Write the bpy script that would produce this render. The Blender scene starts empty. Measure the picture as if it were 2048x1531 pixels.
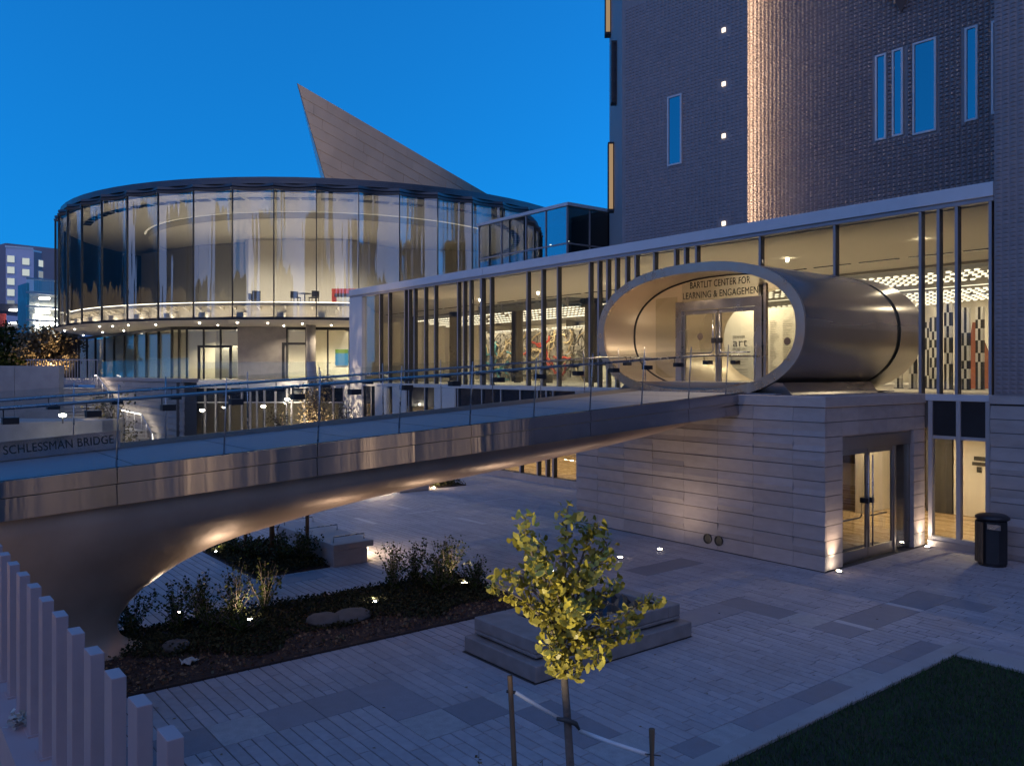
import bpy, bmesh, math, random
from mathutils import Vector, Matrix
S = bpy.context.scene
COL = S.collection
rad = math.radians
random.seed(11)

# ------------------------------------------------------------------ camera, sky, afterglow, exposure
cam_d = bpy.data.cameras.new('camera'); cam = bpy.data.objects.new('camera', cam_d); COL.objects.link(cam)
cam.location = (0, 0, 4.4); cam.rotation_euler = (rad(90), 0, rad(51.65))
cam_d.sensor_width = 36; cam_d.lens = 36 * 1648 / 2048; cam_d.shift_y = -0.0100
cam_d.clip_start = 0.1; cam_d.clip_end = 3000
S.camera = cam
world = bpy.data.worlds.new('World'); S.world = world; world.use_nodes = True
SUN_EL, SUN_ROT = 1.0, 20.0
def build_world():
    t = world.node_tree; n = t.nodes; L = t.links
    sky = n.new('ShaderNodeTexSky'); sky.sky_type = 'NISHITA'; sky.sun_disc = False
    sky.sun_elevation = rad(SUN_EL); sky.sun_rotation = rad(SUN_ROT)
    sky.ozone_density = 6; sky.dust_density = 0.3; sky.air_density = 1.2; sky.altitude = 1600
    # compress the elevation so that the dusk sky stays clear blue down to the horizon, all the way round
    tc = n.new('ShaderNodeTexCoord'); sp = n.new('ShaderNodeSeparateXYZ'); cb = n.new('ShaderNodeCombineXYZ')
    mx = n.new('ShaderNodeMath'); mx.operation = 'MAXIMUM'; mx.inputs[1].default_value = 0.0
    ma = n.new('ShaderNodeMath'); ma.operation = 'MULTIPLY_ADD'; ma.inputs[1].default_value = 0.85; ma.inputs[2].default_value = 0.15
    L.new(tc.outputs['Generated'], sp.inputs[0]); L.new(sp.outputs[2], mx.inputs[0]); L.new(mx.outputs[0], ma.inputs[0])
    L.new(sp.outputs[0], cb.inputs[0]); L.new(sp.outputs[1], cb.inputs[1]); L.new(ma.outputs[0], cb.inputs[2])
    nm = n.new('ShaderNodeVectorMath'); nm.operation = 'NORMALIZE'; L.new(cb.outputs[0], nm.inputs[0])
    L.new(nm.outputs[0], sky.inputs[0])
    hs = n.new('ShaderNodeHueSaturation'); hs.inputs['Saturation'].default_value = 1.01
    hs.inputs['Hue'].default_value = 0.486
    L.new(sky.outputs[0], hs.inputs['Color']); L.new(hs.outputs[0], n['Background'].inputs[0])
    n['Background'].inputs[1].default_value = 0.134
build_world()
sun_d = bpy.data.lights.new('afterglow', 'SUN'); sun_d.energy = 0.055; sun_d.angle = rad(80); sun_d.color = (1.0, .70, .62)
sun = bpy.data.objects.new('afterglow', sun_d); COL.objects.link(sun); sun.location = (0, 0, 60)
sun.rotation_euler = (rad(60), 0, rad(45))
S.view_settings.view_transform = 'Standard'; S.view_settings.look = 'None'
S.view_settings.exposure = 3.15; S.view_settings.gamma = 1.0; S.view_settings.use_curve_mapping = False
S.render.engine = 'CYCLES'
cy = S.cycles
cy.use_denoising = True
try: cy.denoiser = 'OPENIMAGEDENOISE'
except Exception: pass
cy.max_bounces = 8; cy.diffuse_bounces = 3; cy.glossy_bounces = 4; cy.transmission_bounces = 4
cy.transparent_max_bounces = 28; cy.sample_clamp_indirect = 0.6; cy.sample_clamp_direct = 0
cy.caustics_reflective = False; cy.caustics_refractive = False
cy.use_light_tree = True

# ------------------------------------------------------------------ helpers
def cw(X, Z, z=None):                    # a point X metres right of and Z metres ahead of the viewpoint, on the site's grid
    p = (.62 * X - .784 * Z, .784 * X + .62 * Z)
    return p if z is None else (p[0], p[1], z)

class MB:
    def __init__(s): s.v = []; s.f = []
    def add(s, vs, fs):
        b = len(s.v); s.v += [tuple(p) for p in vs]; s.f += [tuple(b + i for i in f) for f in fs]
    def box(s, x0, x1, y0, y1, z0, z1):
        s.add([(x0,y0,z0),(x1,y0,z0),(x1,y1,z0),(x0,y1,z0),(x0,y0,z1),(x1,y0,z1),(x1,y1,z1),(x0,y1,z1)],
              [(0,3,2,1),(4,5,6,7),(0,1,5,4),(1,2,6,5),(2,3,7,6),(3,0,4,7)])
        return s
    def hexa(s, lo, hi):                 # two loops of equal count, capped
        n = len(lo); s.add(list(lo) + list(hi), [tuple(range(n))[::-1], tuple(range(n, 2*n))] + [(i, (i+1) % n, n + (i+1) % n, n + i) for i in range(n)])
        return s
    def prism(s, poly, z0, z1):
        a = sum(poly[i][0]*poly[(i+1) % len(poly)][1] - poly[(i+1) % len(poly)][0]*poly[i][1] for i in range(len(poly)))
        if a < 0: poly = poly[::-1]
        return s.hexa([(x, y, z0) for x, y in poly], [(x, y, z1) for x, y in poly])
    def wall(s, p, q, z0, z1, t):        # upright slab from p to q, thickness t to the left of p->q
        d = Vector((q[0]-p[0], q[1]-p[1])); d.normalize(); nx, ny = -d.y*t, d.x*t
        return s.prism([p, q, (q[0]+nx, q[1]+ny), (p[0]+nx, p[1]+ny)], z0, z1)
    def tube(s, pts, r, n=6, cap=True):
        pts = [Vector(p) for p in pts]; rs = r if isinstance(r, (list, tuple)) else [r]*len(pts)
        b = len(s.v); m = len(pts)
        for i, p in enumerate(pts):
            d = (pts[min(i+1, m-1)] - pts[max(i-1, 0)])
            if d.length < 1e-9: d = Vector((0,0,1))
            d.normalize(); u = d.cross(Vector((0,0,1)))
            if u.length < 1e-3: u = Vector((1,0,0))
            u.normalize(); w = u.cross(d)
            for k in range(n):
                a = 2*math.pi*k/n; q = p + (u*math.cos(a) + w*math.sin(a))*rs[i]
                s.v.append(tuple(q))
        for i in range(m-1):
            for k in range(n):
                k2 = (k+1) % n; s.f.append((b+i*n+k, b+i*n+k2, b+(i+1)*n+k2, b+(i+1)*n+k))
        if cap:
            s.f.append(tuple(b+k for k in range(n))[::-1]); s.f.append(tuple(b+(m-1)*n+k for k in range(n)))
        return s
    def lathe(s, prof, c=(0,0,0), n=24):
        b = len(s.v); m = len(prof)
        for r, z in prof:
            for k in range(n):
                a = 2*math.pi*k/n; s.v.append((c[0]+r*math.cos(a), c[1]+r*math.sin(a), c[2]+z))
        for i in range(m-1):
            for k in range(n):
                k2 = (k+1) % n; s.f.append((b+i*n+k, b+i*n+k2, b+(i+1)*n+k2, b+(i+1)*n+k))
        s.f.append(tuple(b+k for k in range(n))[::-1]); s.f.append(tuple(b+(m-1)*n+k for k in range(n)))
        return s
    def grid(s, rows):                   # rows of equal length -> quads
        b = len(s.v); n = len(rows[0])
        for r in rows: s.v += [tuple(p) for p in r]
        for i in range(len(rows)-1):
            for k in range(n-1): s.f.append((b+i*n+k, b+i*n+k+1, b+(i+1)*n+k+1, b+(i+1)*n+k))
        return s
    def mesh(s, name, mat, smooth=False):
        m = bpy.data.meshes.new(name); m.from_pydata(s.v, [], s.f)
        if mat: m.materials.append(mat)
        if smooth: m.polygons.foreach_set('use_smooth', [True]*len(m.polygons))
        m.update(); return m
    def build(s, name, mat, parent=None, smooth=False, bevel=0, angle=None):
        o = link(name, s.mesh(name, mat, smooth), parent)
        if bevel:
            b = o.modifiers.new('bevel', 'BEVEL'); b.width = bevel; b.segments = 1; b.limit_method = 'ANGLE'; b.angle_limit = rad(40)
        return o

WM = {}
def link(name, data, parent=None, M=None):
    o = bpy.data.objects.new(name, data); COL.objects.link(o)
    M = M or Matrix.Identity(4); WM[o] = M
    if parent is not None:
        o.parent = parent; o.matrix_parent_inverse = WM[parent].inverted()
    o.matrix_basis = M
    return o
def thing(name, label, cat, loc=(0,0,0), group=None, kind=None):
    o = bpy.data.objects.new(name, None); COL.objects.link(o); o.location = loc; o.empty_display_size = .2
    WM[o] = Matrix.Translation(loc); tag(o, label, cat, group, kind); return o
def tag(o, label=None, cat=None, group=None, kind=None):
    for k, v in (('label', label), ('category', cat), ('group', group), ('kind', kind)):
        if v: o[k] = v
    return o
def piece(name, mesh, parent, loc=(0,0,0), rz=0, sc=(1,1,1), M=None):
    M = M or (Matrix.Translation(loc) @ Matrix.Rotation(rz, 4, 'Z') @ Matrix.Diagonal((*sc, 1)))
    return link(name, mesh, parent, M)
def text(name, body, size, mat, parent, loc, rot, width=None, extr=.004, align='LEFT'):
    c = bpy.data.curves.new(name, 'FONT'); c.body = body; c.size = size; c.extrude = extr; c.align_x = align; c.space_character = 1.06
    c.materials.append(mat)
    o = bpy.data.objects.new(name, c); COL.objects.link(o)
    bpy.context.view_layer.update()
    sx = 1
    if width: sx = width / max(o.dimensions.x, 1e-4)
    M = Matrix.Translation(loc) @ rot.to_4x4() @ Matrix.Diagonal((sx, 1, 1, 1))
    dg = bpy.context.evaluated_depsgraph_get()
    me = bpy.data.meshes.new_from_object(o.evaluated_get(dg))
    bpy.data.objects.remove(o)
    return link(name, me, parent, M)
from mathutils import Euler
FACE_MY = Euler((rad(90), 0, 0)).to_matrix()          # lettering that faces -y
FACE_PX = Euler((rad(90), 0, rad(90))).to_matrix()    # lettering that faces +x

# ------------------------------------------------------------------ materials
def mat(name, col, rough=.6, metal=0, var=.12, scale=6, bump=0, bscale=30, detail=4, isl=0, obj=0, spec=None, col2=None, stretch=None):
    m = bpy.data.materials.new(name); m.use_nodes = True; t = m.node_tree; n = t.nodes; L = t.links
    p = n['Principled BSDF']; p.inputs['Roughness'].default_value = rough; p.inputs['Metallic'].default_value = metal
    if spec is not None: p.inputs['Specular IOR Level'].default_value = spec
    g = n.new('ShaderNodeNewGeometry'); pos = g.outputs['Position']
    if stretch:
        mp = n.new('ShaderNodeMapping'); mp.inputs['Scale'].default_value = stretch; L.new(pos, mp.inputs[0]); pos = mp.outputs[0]
    no = n.new('ShaderNodeTexNoise'); no.inputs['Scale'].default_value = scale; no.inputs['Detail'].default_value = detail; L.new(pos, no.inputs['Vector'])
    no2 = n.new('ShaderNodeTexNoise'); no2.inputs['Scale'].default_value = scale*.13; no2.inputs['Detail'].default_value = 3; L.new(pos, no2.inputs['Vector'])
    s = n.new('ShaderNodeMath'); s.operation = 'ADD'; L.new(no.outputs[0], s.inputs[0]); L.new(no2.outputs[0], s.inputs[1])
    fac = s.outputs[0]
    mr = n.new('ShaderNodeMapRange'); mr.inputs[1].default_value = .7; mr.inputs[2].default_value = 1.3
    mr.inputs[3].default_value = 1 - var; mr.inputs[4].default_value = 1 + var; L.new(fac, mr.inputs[0]); val = mr.outputs[0]
    def rnd(sock, amt, val):
        r = n.new('ShaderNodeMapRange'); r.inputs[3].default_value = 1 - amt; r.inputs[4].default_value = 1 + amt; L.new(sock, r.inputs[0])
        k = n.new('ShaderNodeMath'); k.operation = 'MULTIPLY'; L.new(r.outputs[0], k.inputs[0]); L.new(val, k.inputs[1]); return k.outputs[0]
    if isl: val = rnd(g.outputs['Random Per Island'], isl, val)
    if obj:
        oi = n.new('ShaderNodeObjectInfo'); val = rnd(oi.outputs['Random'], obj, val)
    mix = n.new('ShaderNodeMix'); mix.data_type = 'RGBA'; mix.blend_type = 'MULTIPLY'; mix.inputs[0].default_value = 1
    if col2:
        m2 = n.new('ShaderNodeMix'); m2.data_type = 'RGBA'; m2.inputs[6].default_value = (*col, 1); m2.inputs[7].default_value = (*col2, 1)
        L.new(g.outputs['Random Per Island'] if isl else no2.outputs[0], m2.inputs[0]); L.new(m2.outputs[2], mix.inputs[6])
    else: mix.inputs[6].default_value = (*col, 1)
    L.new(val, mix.inputs[7]); L.new(mix.outputs[2], p.inputs['Base Color'])
    if bump:
        nb = n.new('ShaderNodeTexNoise'); nb.inputs['Scale'].default_value = bscale; nb.inputs['Detail'].default_value = 5; L.new(pos, nb.inputs['Vector'])
        b = n.new('ShaderNodeBump'); b.inputs['Strength'].default_value = 1; b.inputs['Distance'].default_value = bump
        L.new(nb.outputs[0], b.inputs['Height']); L.new(b.outputs[0], p.inputs['Normal'])
    rr = n.new('ShaderNodeMapRange'); rr.inputs[1].default_value = .7; rr.inputs[2].default_value = 1.3
    rr.inputs[3].default_value = max(.02, rough - .1); rr.inputs[4].default_value = min(1, rough + .1); L.new(fac, rr.inputs[0]); L.new(rr.outputs[0], p.inputs['Roughness'])
    return m
def emit(name, col, st):
    m = bpy.data.materials.new(name); m.use_nodes = True; t = m.node_tree; n = t.nodes
    n.remove(n['Principled BSDF']); e = n.new('ShaderNodeEmission'); e.inputs[0].default_value = (*col, 1); e.inputs[1].default_value = st
    t.links.new(e.outputs[0], n['Material Output'].inputs[0]); return m
def glass(name, tint=(.93,.96,.95), base=.05, rough=.01, k=1.0, bump=0, bscale=1, stretch=(1,1,.05)):
    m = bpy.data.materials.new(name); m.use_nodes = True; t = m.node_tree; n = t.nodes; L = t.links
    n.remove(n['Principled BSDF'])
    tr = n.new('ShaderNodeBsdfTransparent'); tr.inputs[0].default_value = (*tint, 1)
    gl = n.new('ShaderNodeBsdfGlossy'); gl.inputs['Roughness'].default_value = rough; gl.inputs[0].default_value = (.95,.97,1,1)
    lw = n.new('ShaderNodeLayerWeight'); lw.inputs[0].default_value = .5
    pw = n.new('ShaderNodeMath'); pw.operation = 'POWER'; pw.inputs[1].default_value = 4.0; L.new(lw.outputs['Facing'], pw.inputs[0])
    ma = n.new('ShaderNodeMath'); ma.operation = 'MULTIPLY_ADD'; ma.inputs[1].default_value = .9*k; ma.inputs[2].default_value = base; ma.use_clamp = True
    L.new(pw.outputs[0], ma.inputs[0])
    if bump:
        g = n.new('ShaderNodeNewGeometry'); mp = n.new('ShaderNodeMapping'); mp.inputs['Scale'].default_value = stretch; L.new(g.outputs['Position'], mp.inputs[0])
        nb = n.new('ShaderNodeTexNoise'); nb.inputs['Scale'].default_value = bscale; L.new(mp.outputs[0], nb.inputs['Vector'])
        b = n.new('ShaderNodeBump'); b.inputs['Distance'].default_value = bump; L.new(nb.outputs[0], b.inputs['Height']); L.new(b.outputs[0], gl.inputs['Normal'])
    ms = n.new('ShaderNodeMixShader'); L.new(ma.outputs[0], ms.inputs[0]); L.new(tr.outputs[0], ms.inputs[1]); L.new(gl.outputs[0], ms.inputs[2])
    L.new(ms.outputs[0], n['Material Output'].inputs[0]); return m
M = {}
M['paver'] = mat('paver_concrete', (.36,.335,.34), .75, var=.14, scale=9, bump=.0015, bscale=120, isl=.09, obj=.09)
M['slab_dark'] = mat('slab_granite_dark', (.245,.235,.25), .7, var=.12, scale=40, bump=.001, bscale=200, obj=.10)
M['slab_light'] = mat('slab_granite_light', (.37,.36,.355), .7, var=.2, scale=60, bump=.001, bscale=200, obj=.06)
M['slab_white'] = mat('slab_white', (.48,.46,.46), .6, var=.06, scale=20, obj=.05)
M['joint'] = mat('joint_sand', (.07,.065,.06), .95, var=.2, scale=30)
M['stone'] = mat('sandstone_cladding', (.40,.345,.32), .75, var=.12, scale=3, bump=.002, bscale=60, obj=.09, stretch=(1,1,2.5))
M['stone_core'] = mat('stone_backing', (.10,.09,.085), .9)
M['concrete'] = mat('cast_concrete', (.37,.345,.33), .8, var=.14, scale=2.5, bump=.0015, bscale=50)
M['concrete_old'] = mat('plinth_concrete', (.27,.235,.215), .85, var=.25, scale=4, bump=.003, bscale=40)
M['white_metal'] = mat('white_painted_metal', (.62,.61,.62), .45, var=.04, scale=3)
M['grey_metal'] = mat('grey_painted_metal', (.42,.40,.40), .4, var=.05, scale=4)
M['bollard'] = mat('painted_bollard', (.45,.32,.31), .5, var=.05, scale=10)
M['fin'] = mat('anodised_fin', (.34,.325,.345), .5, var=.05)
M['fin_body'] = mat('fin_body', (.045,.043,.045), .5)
M['dark_metal'] = mat('dark_metal', (.03,.03,.033), .4, metal=.3)
M['rock'] = mat('bed_boulder', (.12,.11,.10), .9, var=.3, scale=6)
M['black'] = mat('black_panel', (.010,.014,.026), .12, var=.02)
M['zinc'] = mat('zinc_roof', (.09,.095,.11), .4, metal=.5, var=.15, scale=1.5)
M['steel'] = mat('brushed_steel', (.48,.44,.40), .30, metal=1, var=.06, scale=2, stretch=(1,.06,1), bump=.0015, bscale=3)
M['steel_fascia'] = mat('wavy_steel_fascia', (.56,.50,.49), .17, metal=1, var=.05, scale=2, stretch=(1,1,.02), bump=.03, bscale=.75)
M['lining'] = mat('steel_lining', (.60,.50,.41), .42, metal=.85, var=.06, scale=2, stretch=(1,.06,1))
M['rim'] = mat('rim_steel', (.60,.50,.41), .30, metal=.9, var=.08, scale=3)
M['rail'] = mat('rail_steel', (.45,.45,.46), .3, metal=1, var=.05)
M['belly'] = mat('belly_steel', (.46,.33,.245), .40, metal=.3, var=.22, scale=.9, bump=.022, bscale=1.8)
M['deck'] = mat('bridge_deck', (.27,.27,.28), .55, var=.08, scale=4)
M['brick'] = mat('glazed_grey_tile', (.27,.215,.21), .38, var=.10, scale=5, isl=.06)
M['brick_wall'] = mat('grey_brick_wall', (.27,.225,.22), .6, var=.15, scale=4)
M['interior'] = mat('interior_plaster', (.72,.66,.56), .8, var=.03, scale=1)
M['interior_grey'] = mat('interior_grey', (.38,.35,.30), .8, var=.04, scale=1)
M['ceiling'] = mat('ceiling_plaster', (.74,.69,.60), .85, var=.02, scale=1)
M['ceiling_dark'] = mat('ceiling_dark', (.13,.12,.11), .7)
M['column'] = mat('dark_bronze_column', (.045,.038,.03), .35)
M['wood'] = mat('oak_floor', (.52,.36,.19), .28, var=.15, scale=3, stretch=(1,8,1))
M['mat_dark'] = mat('door_mat', (.05,.05,.05), .9)
M['bronze'] = mat('dark_bronze', (.07,.085,.10), .35, metal=.85, var=.3, scale=5, bump=.01, bscale=8)
M['titanium'] = mat('titanium_shingle', (.23,.185,.165), .5, metal=.35, var=.06, scale=.5, obj=.05)
M['titanium_light'] = mat('titanium_edge', (.62,.60,.58), .45, metal=.6, var=.05, scale=.5)
M['soil'] = mat('mulch_soil', (.04,.022,.015), .95, var=.4, scale=20, bump=.02, bscale=25)
M['chip'] = mat('bark_chip', (.11,.05,.028), .9, isl=.5, col2=(.20,.12,.06))
M['leaf_dark'] = mat('shrub_leaf', (.022,.042,.006), .7, isl=.45, col2=(.045,.052,.008), spec=.2)
M['leaf_mid'] = mat('ground_cover', (.024,.030,.012), .8, isl=.5, col2=(.045,.04,.016), spec=.15)
M['leaf_gold'] = mat('autumn_leaf', (.20,.14,.06), .6, isl=.5, col2=(.12,.09,.04))
M['leaf_brown'] = mat('brown_green_leaf', (.10,.075,.035), .6, isl=.5, col2=(.06,.06,.03))
M['ginkgo'] = mat('ginkgo_leaf', (.45,.37,.05), .5, var=.2, scale=12, isl=.25, obj=.25)
M['bark'] = mat('bark', (.16,.125,.10), .9, var=.3, scale=20, bump=.006, bscale=45)
M['stake'] = mat('timber_stake', (.16,.10,.055), .8, var=.3, scale=10, stretch=(4,4,.5), bump=.002, bscale=60)
M['strap'] = mat('white_sleeve', (.70,.70,.70), .5)
M['grass'] = mat('lawn_grass', (.022,.06,.010), .7, var=.35, scale=2, isl=.45)
M['turf'] = mat('turf_soil', (.02,.026,.014), .95, var=.3, scale=15)
M['lettering'] = mat('dark_lettering', (.02,.02,.02), .5)
M['lettering_bronze'] = mat('bronze_lettering', (.10,.075,.055), .5)
M['red'] = mat('red_paint', (.50,.06,.04), .5, isl=.2); M['teal'] = mat('teal_paint', (.05,.22,.27), .5, isl=.2)
M['cream'] = mat('cream_paint', (.55,.45,.28), .5, isl=.3); M['charcoal'] = mat('charcoal_paint', (.06,.055,.05), .6, isl=.3)
M['greyp'] = mat('pale_grey_paint', (.42,.40,.36), .6, isl=.35)
M['unseen_wall'] = mat('unseen_wall_stone', (.24,.19,.20), .8)  # walls of the unseen blocks added for reflections
M['orange'] = mat('terracotta_panel', (.42,.14,.07), .6)
M['paper'] = mat('white_board', (.80,.77,.70), .6, var=.02)
M['hotel_a'] = mat('render_mauve', (.66,.55,.64), .8, var=.05, scale=.3); M['hotel_b'] = mat('render_brown', (.28,.20,.22), .8, var=.05, scale=.3)
M['g_facade'] = glass('facade_glass', (.90,.90,.86), .045, .005)
M['g_drum'] = glass('rotunda_glass', (.82,.85,.86), .11, .02, k=.75, bump=.18, bscale=1.6, stretch=(1,1,.04))
M['g_dark'] = glass('dark_glass', (.30,.36,.40), .30, .01)
M['g_mirror'] = glass('sky_glass', (.10,.12,.15), .26, .01)
M['g_bal'] = glass('balustrade_glass', (.93,.95,.95), .03, .003, k=.35)
WARM = (1, .82, .57); WARM2 = (1, .72, .46)
M['e_ceil'] = emit('luminous_ceiling', (1, .88, .66), .24)
M['e_lens'] = emit('light_lens', (1, .86, .66), 14)
M['g_low'] = glass('storefront_glass', (.86,.90,.88), .03, .005, k=.35)
M['e_soffit'] = emit('soffit_lens', (1, .9, .72), 4)
M['g_bal2'] = glass('terrace_glass', (.93,.95,.95), .02, .003, k=.12)
M['e_down'] = emit('downlight_lens', (1, .86, .62), 2.5)
M['e_strip'] = emit('led_strip', (1, .82, .58), .8)
M['e_cove'] = emit('cove_strip', (1, .82, .56), .10)
M['e_slot'] = emit('tower_strip_light', (1, .78, .52), 5.0)
M['e_win'] = emit('lit_window', (.80, .88, .85), .075)
M['e_win2'] = emit('dim_window', (.75, .85, .95), .035)
M['e_winw'] = emit('warm_lit_window', (1, .66, .36), .042)
M['e_streak'] = emit('added_streak_glow', (1, .74, .50), .17)  # glow of the added strips that streak the bridge steel
M['e_rail'] = emit('rail_led', (1, .84, .64), 2.0)
M['e_rim_glow'] = emit('added_rim_glow', (1, .72, .48), .045)  # glow of the added panels that warm the rim reflection
M['e_sq'] = emit('tower_marker_light', (1, .84, .66), .3)
M['e_gar'] = emit('tube_light', (.95, .95, .9), 1.2)
M['e_red'] = emit('red_signal', (1, .05, .05), 1.0)
M['e_green'] = emit('green_screen', (.30, .42, .08), .10)
M['e_screen'] = emit('blue_screen', (.12, .38, .60), .10)
def spot(name, loc, to, watts, deg, col=WARM, size=.04, blend=.6, parent=None):
    d = bpy.data.lights.new(name, 'SPOT'); d.energy = watts; d.color = col; d.spot_size = rad(deg); d.spot_blend = blend; d.shadow_soft_size = size
    R = (Vector(to) - Vector(loc)).to_track_quat('-Z', 'Y').to_matrix().to_4x4()
    return link(name, d, parent, Matrix.Translation(loc) @ R)
def area(name, loc, to, watts, sx, sy, col=WARM, parent=None):
    d = bpy.data.lights.new(name, 'AREA'); d.shape = 'RECTANGLE'; d.size = sx; d.size_y = sy; d.energy = watts; d.color = col
    R = (Vector(to) - Vector(loc)).to_track_quat('-Z', 'Y').to_matrix().to_4x4()
    return link(name, d, parent, Matrix.Translation(loc) @ R)
_UB = {}
def ubox(m):
    if m not in _UB: _UB[m] = MB().box(-.5,.5,-.5,.5,-.5,.5).mesh('unit_'+m, M[m])
    return _UB[m]
def bpiece(name, m, parent, x0, x1, y0, y1, z0, z1):
    return piece(name, ubox(m), parent, ((x0+x1)/2, (y0+y1)/2, (z0+z1)/2), 0, (abs(x1-x0), abs(y1-y0), abs(z1-z0)))
# ------------------------------------------------------------------ ground and plaza
g = MB(); g.add([(-900,-900,-.05),(900,-900,-.05),(900,900,-.05),(-900,900,-.05)], [(0,1,2,3)])
tag(g.build('ground', M['joint']), kind='structure')
U = .164
plaza = link('plaza', MB().box(-36, 3, -4, 21.19, -.045, -.012).mesh('plaza', M['joint'])); plaza['kind'] = 'structure'
BED_A = (-15.0, -12.0, 1.2, 10.1); BED_B = (-20.6, -17.2, 6.6, 8.35); BED_C = (-29.5, -26.4, 17.2, 18.6)
LAWN = (-5.7, 7.0, 2.0, 13.2)
slabs = []   # x0,x1,y0,y1,kind
D, Lt, Wt = 'slab_dark', 'slab_light', 'slab_white'
for a, b in ((-.7,.66),(.66,1.33),(1.33,2.03),(2.03,2.69),(2.69,3.35),(3.35,4.02),(4.02,4.67),(4.67,5.33)):
    slabs.append((-10.41, -9.73, a, b, Lt if abs(a-3.35) < .01 else D))
slabs += [(-10.41,-9.07,5.33,5.97,D), (-9.07,-8.37,5.33,6.0,Lt), (-9.05,-8.38,6.0,6.66,D), (-9.05,-8.38,6.66,7.32,Lt),
          (-8.38,-7.72,6.66,7.32,D), (-7.72,-7.05,6.66,7.32,D), (-7.05,-6.45,6.66,7.42,Lt)]
for i, (a, b) in enumerate(((7.42,8.02),(8.02,8.6),(8.6,9.93),(9.93,10.89),(10.89,11.75),(11.75,12.5),(12.5,13.7))):
    slabs.append((-6.45, -5.98, a, b, [D,Lt,D,D,Lt,D,D][i]))
slabs += [(-9.93,-9.26,11.31,12.8,D), (-9.93,-8.6,12.8,13.46,D), (-8.6,-7.94,12.85,13.46,Lt), (-7.94,-7.24,12.87,13.56,D),
          (-7.94,-7.24,13.56,13.68,Wt), (-7.94,-7.24,13.68,15.4,D), (-7.94,-7.24,15.4,15.52,Wt), (-7.94,-7.24,15.52,16.14,D),
          (-7.98,-7.24,16.14,16.83,D), (-7.24,-6.5,16.14,16.83,D)]
def far(px, py, w, d, k):
    Z = 1648*4.4/(py-745); x, y = cw((px-1024)/1648*Z, Z); slabs.append((x-w/2, x+w/2, y-d/2, y+d/2, k))
for px, py, w, d, k in ((690,1018,.12,1.3,Wt),(850,1022,.12,1.3,Wt),(942,1041,1.3,.12,Wt),(800,1012,1.3,.12,Wt),(735,1040,1.3,.12,Wt),
                        (770,1046,1.3,.66,Lt),(1000,998,.12,1.3,Wt),(815,1012,.0,.0,Wt),(740,995,1.3,.66,Lt),(720,1030,1.3,.66,D),(900,1034,.66,2.0,D),
                        (985,1048,1.9,.66,D),(1140,1050,.66,1.3,Lt),(1080,985,.66,1.3,Lt),(940,975,.66,1.3,Lt),(1020,988,.66,1.3,D),
                        (1330,1132,.66,2.0,D),(1300,1160,.66,1.3,D),(1290,1150,.0,.0,D),(525,1145,.66,1.32,Lt),(560,1160,.66,1.98,D),(480,1110,1.3,.66,D)):
    if w: far(px, py, w, d, k)
def hit(r, s): return r[0] < s[1] and r[1] > s[0] and r[2] < s[3] and r[3] > s[2]
keep = []
for s in slabs:
    if not any(hit(s[:4], k[:4]) for k in keep): keep.append(s)
slabs = [(a, b, -2.05+U*round((c+2.05)/U), -2.05+U*round((d+2.05)/U) if d-c > .2 else -2.05+U*round((c+2.05)/U)+U, k) for a, b, c, d, k in keep]
BLOCKS = [BED_A, BED_B, BED_C, (-6.02, 8, -4, 13.75), (-18.0, -9.93, 16.66, 21.4), (-10.72,-8.92,7.48,10.92), (-20.4,-17.15,8.4,9.4), (-29,-26.2,15.5,17.0)] + [s[:4] for s in slabs]
rng = random.Random(5)
pv = []
y = -2.05 + .0
j = 0
while y < 21.3:
    yc = y + U/2
    iv = sorted((b[0], b[1]) for b in BLOCKS if b[2] < yc < b[3])
    x0 = -35.5; free = []
    for a, b in iv:
        if a > x0: free.append((x0, a))
        x0 = max(x0, b)
    if x0 < 1.5: free.append((x0, 1.5 if yc > 13.75 else -6.02))
    for a, b in free:
        x = a; first = True
        while x < b - .02:
            l = rng.choice((.33,.5,.5,.66,.66,.83,1.0))
            if first: l = rng.uniform(.15, 1.0); first = False
            if b - (x + l) < .15: l = b - x
            pv.append((x, x+l, y, y+U)); x += l
    y += U; j += 1
# the far side of the lawn continues to the right of it
yy = 13.75
def shown(x, y):
    Z = -.784*x + .62*y
    if Z < 1: return None
    return 1024 + 1648*(.62*x + .784*y)/Z, 745 + 1648*4.4/Z, Z
big = []
for i, p in enumerate(pv):
    q = shown((p[0]+p[1])/2, (p[2]+p[3])/2)
    if q and 290 < q[0] < 2060 and q[1] < 1545: big.append((q[2], i))
big.sort(); near = set(i for z, i in big[:300])
def chamfered(l, w, h=.03, c=.004):
    b = MB(); lo = [(-l/2,-w/2),(l/2,-w/2),(l/2,w/2),(-l/2,w/2)]
    b.v = [(x, y, -h) for x, y in lo] + [(x, y, -c) for x, y in lo] + [(x-math.copysign(c,x), y-math.copysign(c,y), 0) for x, y in lo]
    for r in (0, 4):
        for i in range(4): b.f.append((r+i, r+(i+1) % 4, r+4+(i+1) % 4, r+4+i))
    b.f.append((8,9,10,11)); return b
pm = {}
stuff = MB()
for i, (x0, x1, y0, y1) in enumerate(pv):
    l = round(x1-x0-.011, 2); dz = rng.uniform(-.002, .002)
    if i in near:
        if l not in pm: pm[l] = chamfered(l, U-.012).mesh('paver', M['paver'])
        piece('paver', pm[l], plaza, ((x0+x1)/2, (y0+y1)/2, dz))
    else:
        c = chamfered(x1-x0-.011, U-.012, .015); o = ((x0+x1)/2, (y0+y1)/2)
        stuff.add([(a+o[0], b+o[1], e+dz) for a, b, e in c.v], c.f[4:])
o = stuff.build('pavers', M['paver'], plaza); o['kind'] = 'stuff'
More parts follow.
